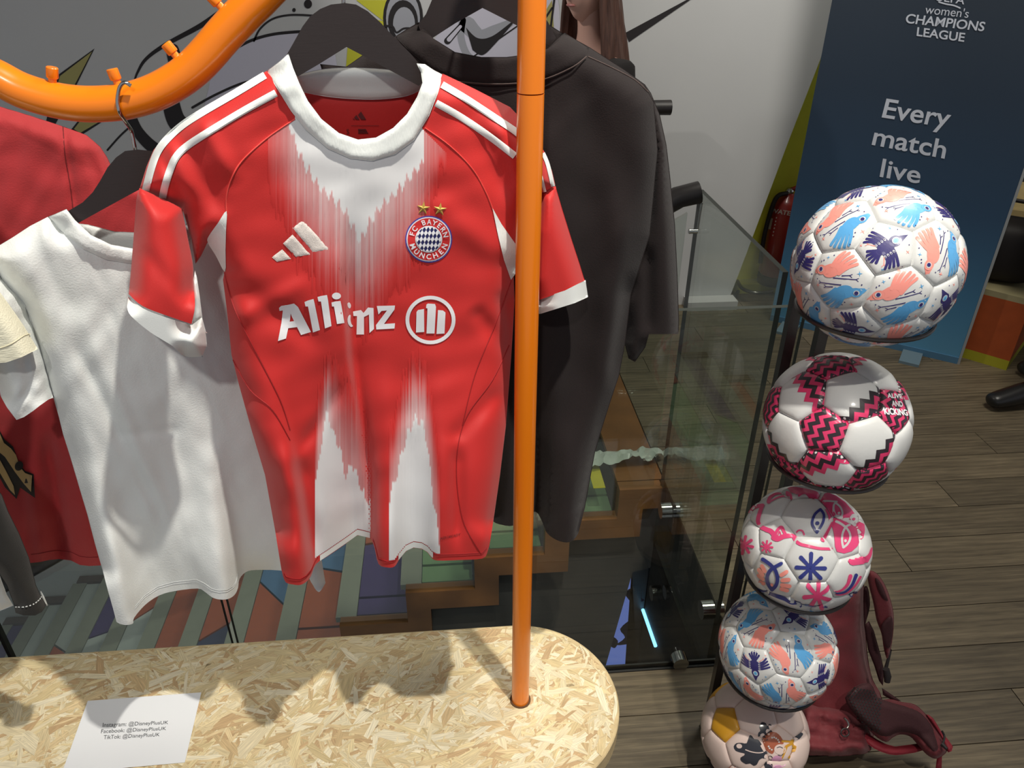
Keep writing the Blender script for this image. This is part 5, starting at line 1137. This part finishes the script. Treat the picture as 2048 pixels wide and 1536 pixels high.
bpc('lower_strap', [(1780, 1296), (1784, 1300), (1776, 1336), (1771, 1350), (1767, 1338)], pkk, .02, .003, 4, 4)
bpc('side_strap', [(1764, 1376), (1776, 1384), (1802, 1402), (1788, 1403), (1766, 1390)], mrd, .03, .003, 5, 5)
bpc('belt_strap', spline([(1724, 1462), (1733, 1464), (1756, 1480), (1790, 1493), (1835, 1487), (1848, 1500), (1807, 1509), (1779, 1509), (1748, 1497), (1728, 1480)], 2, True), mrs, .035, .005, 8, 6)
bpc('pocket_edge', spline([(1852, 1429), (1866, 1436), (1882, 1462), (1906, 1493), (1896, 1505), (1884, 1480), (1868, 1454)], 2, True), mrs, .05, .008, 6, 5)
def bt3(p, off): return Pv(np.array([p], float), DB(off)(np.array([p], float)))[0]
MB().tube([bt3(q, .055) for q in ((1772, 1338), (1775, 1352), (1774, 1364))], [.007, .008, .006], pkk, 10).build('buckle', bp0)
ch = mat('zip_metal', (150, 146, 140), .3, metal=1.0)
MB().tube([bt3(q, .06) for q in spline([(1688, 1436), (1694, 1442), (1697, 1450), (1694, 1456)], 4)], .0022, ch, 8).build('zip_pull', bp0)
MB().tube([bt3((1690+8*math.cos(t), 1465+8*math.sin(t)), .06) for t in np.linspace(0, 6.28, 20)], .0016, pkk, 6, cap=False).build('zip_loop', bp0)
MB().tube([bt3(q, .07) for q in spline([(1884, 1462), (1889, 1474), (1886, 1490), (1893, 1499)], 4)], .0022, pkk, 8).tube([bt3(q, .075) for q in ((1884, 1488), (1894, 1498))], [.005, .003], pkk, 8).build('belt_cord', bp0)
bpc('strap_end', [(1874, 1514), (1884, 1512), (1883, 1545), (1870, 1545)], mrs, .03, .003, 5, 5)

# ================================================================== BANNER
BA, BB_ = np.array([1.527, 3.215, 0.0]), np.array([2.175, 2.734, 0.0]); bu_ = (BB_-BA)/np.linalg.norm(BB_-BA); bn_ = np.array([bu_[1], -bu_[0], 0]); BWD = np.linalg.norm(BB_-BA); BH = 2.15
if bn_@(EYE-BA) < 0: bn_ = -bn_
def Bn(eps):
    def g(v):
        d = rays(v); t = ((BA-EYE)@bn_+eps)/(d@bn_); return EYE+d*t[:, None]
    return g
bo = empty('pull_up_banner', tuple((BA+BB_)/2)); tag(bo, 'tall dark blue football league banner standing behind the ball rack', 'banner')
bvm = vmat('banner_print', .55); mb = MB(); zs = np.linspace(.03, BH, 40); cs_ = []; v = []
for z in zs:
    t = z/BH; c = [np.interp(t, [0, .12, .3, .5, .75, 1], q) for q in ((92, 66, 44, 40, 46, 48), (150, 120, 72, 56, 54, 56), (182, 156, 100, 74, 64, 66))]
    for p in (BA, BB_): v.append(p+np.array([0, 0, z])+bn_*.0); cs_.append(lin(c))
mb.add(v, [(2*i, 2*i+1, 2*i+3, 2*i+2) for i in range(39)], bvm, cs_); mb.build('sheet', bo)
lg = mat('banner_back', (150, 154, 156), .5); bx = lambda a, b, z0, z1, n0, n1: [BA+bu_*a_+bn_*n_+np.array([0, 0, z_]) for a_, n_, z_ in ((a, n0, z0), (b, n0, z0), (b, n1, z0), (a, n1, z0), (a, n0, z1), (b, n0, z1), (b, n1, z1), (a, n1, z1))]
BF = [(3, 2, 1, 0), (4, 5, 6, 7), (0, 1, 5, 4), (1, 2, 6, 5), (2, 3, 7, 6), (3, 0, 4, 7)]
MB().add(bx(0, BWD, .02, BH, -.012, -.002), BF, lg).build('backing', bo, smooth=False)
MB().add(bx(BWD, BWD+.010, .0, BH, -.014, .004), BF, lg).build('side_edge', bo, smooth=False)
MB().add(bx(0, BWD, .0, .03, -.014, .006), BF, mat('banner_foot', (78, 120, 150), .4)).build('base_bar', bo, smooth=False)
fa_ = ((G(1822, 715, 0)-BA)@bu_); 
for a_ in (fa_, .1): MB().add(bx(a_-.04, a_+.04, 0, .012, -.15, .13), BF, mat('foot_steel', (110, 130, 140), .35)).build('foot', bo, smooth=False)
lt = mat('banner_lettering', (208, 214, 226), .6)
for s, q, bld, nm in (('UEFA', ((1871, -16), (1932, -6), (1928, 9), (1870, 1)), .01, 'crest_text'), ("women's", ((1853, 9), (1940, 18), (1936, 36), (1849, 27)), .0, 'league_text'), ('CHAMPIONS', ((1814, 27), (1972, 44), (1967, 63), (1810, 46)), .018, 'league_text'), ('LEAGUE', ((1835, 54), (1931, 66), (1928, 84), (1833, 72)), .018, 'league_text'),
                      ('Every', ((1773, 197), (1906, 218), (1893, 268), (1760, 247)), .014, 'slogan_text'), ('match', ((1752, 253), (1896, 281), (1889, 318), (1743, 290)), .014, 'slogan_text'), ('live', ((1766, 317), (1844, 332), (1839, 368), (1759, 354)), .014, 'slogan_text')):
    mb = MB(); textdecal(mb, s, q, Bn(.002), lt, bld); mb.build(nm, bo, smooth=False)
mb = MB(); decal(mb, capsule(spline([(1878, 4), (1892, 8), (1908, 11), (1920, 16)], 4), 3), Bn(.002), lt); mb.build('crest_line', bo, smooth=False)
# ================================================================== BEHIND THE BALUSTRADE
pw = mat('plinth_yellow', (186, 186, 92), .6, var=.05)
p0 = P(1472, 560, 3.50); ylp = MB().box((p0[0]+.02, 3.53, 0), (2.2, 3.70, .05), pw).build('yellow_plinth', smooth=False); tag(ylp, 'low yellow ledge on the floor at the end of the white wall', 'plinth')
ex = P(1560, 470, 3.44); exb = np.array([ex[0], 3.55, .05])
exr = mat('extinguisher_red', (150, 38, 30), .35, coat=.3); fe = empty('fire_extinguisher', tuple(exb)); tag(fe, 'red water fire extinguisher half hidden behind the banner', 'extinguisher')
def lathe(prof, c, m, seg=24):
    mb = MB(); return mb.tube([c+np.array([0, 0, z]) for r, z in prof], [r for r, z in prof], m, seg)
EH = float(P(1572, 380, 3.55)[2])-.05; e0 = P(1566, 450, 3.55); exc = np.array([e0[0], 3.55, .05]); er = .078
lathe([(er*.96, .0), (er, .01), (er, .03), (er*.97, .05)], exc, pkk).build('base_ring', fe)
lathe([(er*.9, .05), (er, .06), (er, EH*.80), (er*.96, EH*.85), (er*.75, EH*.91), (er*.35, EH*.95), (er*.3, EH*.97)], exc, exr).build('cylinder', fe)
lathe([(.018, EH*.96), (.022, EH*.97), (.022, EH*1.0), (.014, EH*1.02)], exc, chrome).build('valve', fe)
hz = exc+[0, 0, EH]
MB().tube([hz, hz+np.array([.03, -.02, .02]), hz+np.array([.13, -.03, .085])], [.008, .011, .009], exr, 10).build('lever', fe)
MB().tube([hz+np.array([0, 0, .0]), hz+np.array([.14, -.03, .02])], [.008, .009], exr, 10).build('carry_handle', fe)
MB().tube([p for p in spline([hz+np.array([-.02, -.02, -.01]), hz+np.array([-.08, -.04, -.03]), exc+np.array([-.098, -.03, EH*.6]), exc+np.array([-.095, -.03, .12])], 6)], .011, pkk, 10).build('hose', fe)
def cyl(v, eps=.0015):
    d = rays(v); a = d[:, 0]**2+d[:, 1]**2; ox, oy = EYE[0]-exc[0], EYE[1]-exc[1]; b = d[:, 0]*ox+d[:, 1]*oy; c = ox*ox+oy*oy-(er+eps)**2; t = (-b-np.sqrt(np.maximum(b*b-a*c, 0)))/a; return EYE+d*t[:, None]
mb = MB(); lw = mat('label_white', (196, 180, 170), .6); textdecal(mb, 'WATER', ((1542, 416), (1592, 424), (1589, 433), (1540, 425)), cyl, lw, .03)
for k in range(6): decal(mb, [(1552-k*1.4, 434+7*k), (1584-k*1.4, 437+7*k), (1583.5-k*1.4, 440+7*k), (1551.5-k*1.4, 437+7*k)], cyl, lw)
decal(mb, [(1541, 436), (1546, 437), (1541, 459), (1536, 458)], cyl, lw); mb.build('label_print', fe, smooth=False)
cb = mat('cable_black', (40, 40, 38), .4); c_ = [G(x, y, .06) for x, y in ((1434, 598), (1452, 597), (1468, 588), (1473, 574), (1466, 562))]
tag(MB().tube(spline([p+np.array([0, 0, -.0]) for p in [G(x, y, .012) for x, y in ((1432, 599), (1452, 598), (1470, 592), (1476, 583))]], 6), .010, cb, 10).build('black_cable'), 'thick black cable curling out at the end of the white wall', 'cable')
tag(MB().tube(spline([G(x, y, .064) for x, y in ((1475, 562), (1484, 576), (1502, 584), (1520, 586), (1545, 583))], 6), .009, mat('hose_steel', (120, 120, 112), .25, metal=1.0), 10).build('steel_hose'), 'shiny steel hose lying on the yellow ledge', 'hose')
# crumpled sheet at the head of the stairs
pm = mat('sheet_white', (196, 204, 192), .35, coat=.2); sp_ = [(1150, 922), (1186, 908), (1240, 912), (1290, 905), (1322, 906), (1326, 918), (1300, 926), (1250, 930), (1200, 938), (1160, 944)]
v, f, n = tess(spline(sp_, 2, True), 7.0); rsx = np.random.RandomState(4); base = np.array([G(x, y, .01) for x, y in v]); hgt = .006+np.abs(wrink(v, .010, 26, 8))+np.abs(wrink(np.stack([v[:, 0]*.25, v[:, 1]*1.6], 1), .016, 20, 5))
tag(MB().add(base+np.stack([np.zeros(len(v)), np.zeros(len(v)), hgt], 1), f, pm).build('plastic_sheet'), 'crumpled white plastic sheet on the floor at the head of the stairs', 'sheet')
# ---- right edge: plinths and bag
def rbox(name, A, B, dep, z0, z1, m, parent=None):
    A = np.array([A[0], A[1], 0.0]); B = np.array([B[0], B[1], 0.0]); u = (B-A)/np.linalg.norm(B-A); n = np.array([-u[1], u[0], 0]); n = n if n@A > 0 else -n
    v = [A, B, B+n*dep, A+n*dep]; v = [p+np.array([0, 0, z0]) for p in v]+[p+np.array([0, 0, z1]) for p in v]; return MB().add(v, BF, m).build(name, parent, smooth=False)
oA, oB = G(1915, 712, 0)[:2], G(2012, 741, 0)[:2]
op = empty('orange_plinth', (oA[0], oA[1], 0)); tag(op, 'orange display plinth with yellow base at the right edge', 'plinth')
rbox('base_strip', oA, oB, .35, 0, .045, mat('strip_yellow', (176, 170, 40), .6), op); rbox('body', oA, oB, .35, .045, .30, mat('plinth_orange', (176, 80, 34), .6, var=.08), op); rbox('top', oA, oB, .35, .30, .325, mat('plinth_cream', (170, 160, 122), .6), op)
oc = (oA+oB)/2; on = np.array([oc[0], oc[1]])/np.linalg.norm(oc)
bg = empty('black_bag', (oc[0]+on[0]*.17-.05, oc[1]+on[1]*.17+.05, .325)); tag(bg, 'black bag resting on the orange plinth behind the banner edge', 'bag')
bm_ = bmesh.new(); bmesh.ops.create_uvsphere(bm_, u_segments=20, v_segments=12, radius=1.0); me = bpy.data.meshes.new('body')
for q in bm_.verts:
    a = max(abs(q.co.x), abs(q.co.y)); q.co = Vector((math.copysign(abs(q.co.x)**.6, q.co.x)*.17, math.copysign(abs(q.co.y)**.6, q.co.y)*.11, math.copysign(abs(q.co.z)**.55, q.co.z)*.13))
bm_.to_mesh(me); bm_.free(); me.materials.append(pkk); me.polygons.foreach_set('use_smooth', [True]*len(me.polygons)); bo2 = bpy.data.objects.new('body', me); COL.objects.link(bo2); bo2.location = (0, 0, .13); bo2.rotation_euler = (0, 0, -.6); bo2.parent = bg
hb_ = np.array([oc[0]+on[0]*.17-.05, oc[1]+on[1]*.17+.05, .45]); MB().tube(spline([hb_+np.array([-.09, .05, .12]), hb_+np.array([-.07, .04, .2]), hb_+np.array([.05, -.04, .2]), hb_+np.array([.08, -.06, .12])], 6), .008, pkk, 8).build('handle', bg)
cA, cB = np.array([2.56, 3.24]), np.array([3.1, 2.84]); ct = empty('display_counter', (cA[0], cA[1], 0)); tag(ct, 'olive counter with a pale wooden top at the far right', 'counter')
ztop = .52
rbox('body', cA, cB, .5, 0, ztop-.05, mat('counter_olive', (104, 92, 62), .6, var=.08), ct); rbox('worktop', cA-np.array([.03, .0]), cB, .55, ztop-.05, ztop, mat('counter_wood', (206, 182, 128), .5, var=.1), ct)

# ================================================================== PEOPLE
skin = mat('skin', (214, 168, 150), .5); blkc = mat('clothes_black', (34, 30, 30), .85, bump=.2, bscale=400); jean = mat('trousers_black', (30, 28, 28), .85, bump=.2, bscale=400); hairm = mat('hair_brown', (92, 64, 54), .5, bump=.8, bscale=60, stretch=(8, 8, .5), var=.35, vscale=14); shoe = mat('shoe_black', (28, 27, 27), .35)
def skinned(name, verts, edges, rad, m, parent, lev=2):
    me = bpy.data.meshes.new(name); me.from_pydata(verts, edges, []); o = bpy.data.objects.new(name, me); COL.objects.link(o); par(o, parent)
    o.modifiers.new('Skin', 'SKIN'); sk = me.skin_vertices[0] if me.skin_vertices else None
    if sk is None:
        bmx = bmesh.new(); bmx.from_mesh(me); bmx.verts.layers.skin.verify(); bmx.to_mesh(me); bmx.free(); sk = me.skin_vertices[0]
    for i, r in enumerate(rad): sk.data[i].radius = r if hasattr(r, '__len__') else (r, r); sk.data[i].use_root = (i == 0)
    ss = o.modifiers.new('Sub', 'SUBSURF'); ss.levels = lev; ss.render_levels = lev
    dg = bpy.context.evaluated_depsgraph_get(); dg.update(); nm = bpy.data.meshes.new_from_object(o.evaluated_get(dg)); o.modifiers.clear(); o.data = nm; nm.name = name
    nm.materials.clear(); nm.materials.append(m); nm.polygons.foreach_set('use_smooth', [True]*len(nm.polygons)); return o
def person(label, base, yaw, H=1.68, stride=.0, longhair=True, arm_fold=False):
    """base on the floor, yaw = facing angle in plan; body built along local x (forward), y (left)"""
    k = H/1.70; t = empty('person', tuple(base)); tag(t, label, 'person'); ca, sa = math.cos(yaw), math.sin(yaw)
    def T(p): return (base[0]+(p[0]*ca-p[1]*sa)*k, base[1]+(p[0]*sa+p[1]*ca)*k, base[2]+p[2]*k)
    V = [(0, 0, .93), (0, 0, 1.06), (0.0, 0, 1.22), (-.01, 0, 1.36), (0.0, 0, 1.44), (.028, 0, 1.64), (0, .09, .88), (.01+stride, .10, .48), (-.02+stride*1.4, .10, .09), (0, -.09, .88), (.01-stride, -.10, .48), (-.03-stride*1.6, -.10, .09), (0, .155, 1.36), (-.01, .205, 1.10), (.05, .21, .86), (.07, .205, .78), (0, -.155, 1.36), (-.01, -.205, 1.10), (.05, -.21, .86), (.07, -.205, .78)]
    E = [(0, 1), (1, 2), (2, 3), (3, 4), (4, 5), (0, 6), (6, 7), (7, 8), (0, 9), (9, 10), (10, 11), (3, 12), (12, 13), (13, 14), (14, 15), (3, 16), (16, 17), (17, 18), (18, 19)]
    Rd = [.125, .115, .125, .115, .054, .050, .085, .058, .04, .085, .058, .04, .055, .043, .032, .028, .055, .043, .032, .028]
    skinned('body', [T(p) for p in V], E, [r*k for r in Rd], skin, t)
    # jacket and trousers follow the body, a little larger
    J_ = [0, 1, 2, 3, 12, 13, 14, 15, 16, 17, 18, 19]; ix = {a: i for i, a in enumerate(J_)}; grow = [.03, .025, .03, .04, .024, .016, .014, .012, .024, .016, .014, .012]
    skinned('jacket', [T(V[a]) for a in J_], [(ix[a], ix[b]) for a, b in E if a in ix and b in ix], [(Rd[a]+g)*k for a, g in zip(J_, grow)], blkc, t)
    K_ = [0, 6, 7, 8, 9, 10, 11]; ix = {a: i for i, a in enumerate(K_)}
    skinned('trousers', [T(V[a]) for a in K_], [(ix[a], ix[b]) for a, b in E if a in ix and b in ix], [(Rd[a]+(.034 if a in (8, 11) else .022))*k for a in K_], jean, t)
    for a in (8, 11):
        x0, y0 = V[a][0], V[a][1]
        skinned('shoe', [T((x0-.05, y0, .055)), T((x0+.02, y0, .06)), T((x0+.11, y0, .045)), T((x0+.19, y0, .034))], [(0, 1), (1, 2), (2, 3)], [(.042*k, .048*k), (.042*k, .05*k), (.043*k, .038*k), (.036*k, .026*k)], shoe, t)
    for a, s_ in ((15, 1), (19, -1)):
        x0, y0, z0 = V[a]
        pv = [(x0, y0, z0-.01), (x0+.01, y0, z0-.055), (x0+.015, y0, z0-.085), (x0-.012, y0, z0+.06), (x0-.02, y0, z0+.11)]; vs = [T(p) for p in pv]; es = [(0, 1), (1, 2), (0, 3), (3, 4)]; rr_ = [.027*k, .036*k, .030*k, .029*k, .033*k]
        for fi, (fx, L_) in enumerate(((.034, .062), (.018, .072), (.0, .068), (-.016, .052))):
            i0 = len(vs); vs += [T((x0+fx, y0, z0-.095)), T((x0+fx*1.1+.004, y0-.004*s_, z0-.095-L_*.5)), T((x0+fx*1.1, y0-.014*s_, z0-.095-L_))]; es += [(2, i0), (i0, i0+1), (i0+1, i0+2)]; rr_ += [.0095*k, .009*k, .0075*k]
        i0 = len(vs); vs += [T((x0+.045, y0-.01*s_, z0-.06)), T((x0+.058, y0-.018*s_, z0-.095))]; es += [(1, i0), (i0, i0+1)]; rr_ += [.011*k, .009*k]
        skinned('hand', vs, es, rr_, skin, t)
    # head
    hb = bmesh.new(); bmesh.ops.create_uvsphere(hb, u_segments=40, v_segments=30, radius=1.0); C0 = np.array([.035, 0, 1.645])
    for q in hb.verts:
        x, y, z = q.co; w = .074; d = .092; h = .118
        if z < 0: tp = 1-.42*(-z)**1.6; w *= tp; d *= 1-.20*(-z)**2; x += .16*(-z)**1.4*(1 if x > -.3 else .0)
        px, py, pz = x*d, y*w, z*h; fr = max(x, 0)**2
        px += fr*(.026*math.exp(-((z+.18)/.14)**2-(y/.16)**2)-.010*math.exp(-((z-.06)/.10)**2)*math.exp(-((abs(y)-.36)/.20)**2)+.008*math.exp(-((z+.50)/.07)**2-(y/.26)**2)-.004*math.exp(-((z+.62)/.05)**2)+.012*math.exp(-((z+.86)/.12)**2-(y/.3)**2)+.006*math.exp(-((z-.22)/.1)**2-(y/.5)**2))
        q.co = Vector(T((C0[0]+px, py, C0[2]+pz)))
    me = bpy.data.meshes.new('head'); hb.to_mesh(me); hb.free(); me.materials.append(skin); me.polygons.foreach_set('use_smooth', [True]*len(me.polygons)); ho = bpy.data.objects.new('head', me); COL.objects.link(ho); par(ho, t)
    lipm = mat('lips', (176, 110, 104), .45); ey = mat('eye_white', (226, 224, 220), .3); iris = mat('iris_brown', (60, 42, 34), .3)
    MB().tube([T((C0[0]+.0875-abs(s_)*.30, s_, C0[2]-.056)) for s_ in np.linspace(-.024, .024, 7)], [.0015, .004, .005, .0048, .005, .004, .0015], lipm, 8).build('mouth', ho)
    for s_ in (1, -1):
        c = T((C0[0]+.0685, s_*.030, C0[2]+.008)); b = bmesh.new(); bmesh.ops.create_uvsphere(b, u_segments=14, v_segments=10, radius=.0125*k, matrix=Matrix.Translation(c)); m2 = bpy.data.meshes.new('eye'); b.to_mesh(m2); b.free(); m2.materials.append(ey); eo = bpy.data.objects.new('eye', m2); COL.objects.link(eo); par(eo, ho)
        MB().tube([T((C0[0]+.0792, s_*.030, C0[2]+.008)), T((C0[0]+.0816, s_*.030, C0[2]+.008))], .0055, iris, 12).build('iris', ho)
        MB().tube([T((C0[0]-.012, s_*.072, C0[2]+.02)), T((C0[0]-.02, s_*.081, C0[2]+.012)), T((C0[0]-.018, s_*.080, C0[2]-.015)), T((C0[0]-.008, s_*.072, C0[2]-.032))], [.007, .012, .011, .006], skin, 10).build('ear', ho)
    # hair: a shell that leaves the face open
    v = []; f = []; na, nt_ = 48, 22; a0 = math.radians(72); L_ = .56 if longhair else .14
    for j in range(nt_):
        tt = j/(nt_-1)
        for i in range(na+1):
            a = a0+(2*math.pi-2*a0)*i/na; wob = .004*math.sin(a*17+j*.5)+.003*math.sin(a*31)
            if tt < .35: ph = tt/.35*math.pi*.5; rr2 = math.sin(ph); z_ = .128*math.cos(ph)
            else: rr2 = 1+.18*(tt-.35)*1.5; z_ = -(tt-.35)/.65*L_
            aa = a if tt > .12 else a
            v.append(T((C0[0]-.006+(.104*rr2+wob+.17*max(0, tt-.3)*longhair*(math.cos(aa) < 0))*math.cos(aa)-.03*max(0, tt-.4), (.092*rr2+wob+.09*max(0, tt-.35)*longhair)*math.sin(aa), C0[2]+z_)))
    for j in range(nt_-1):
        for i in range(na): f.append((j*(na+1)+i, j*(na+1)+i+1, (j+1)*(na+1)+i+1, (j+1)*(na+1)+i))
    o = MB().add(v, f, hairm).build('hair', t); so_ = o.modifiers.new('Thick', 'SOLIDIFY'); so_.thickness = .012; so_.offset = -1
    return t
wp_ = P(1176, 40, 3.16)
person('person with long brown hair in black, turned left, behind the black tee', (float(wp_[0])+.0, 3.06, float(steps[0][2])+.004), math.radians(212), 1.70*(1.335+.12-.0)/(1.535))
sp2 = G(2040, 792, 0)
person('person in black trousers and black shoes at the right edge', (float(sp2[0])+.10, float(sp2[1])+.05, 0.0), math.radians(186), 1.72, .10, False)
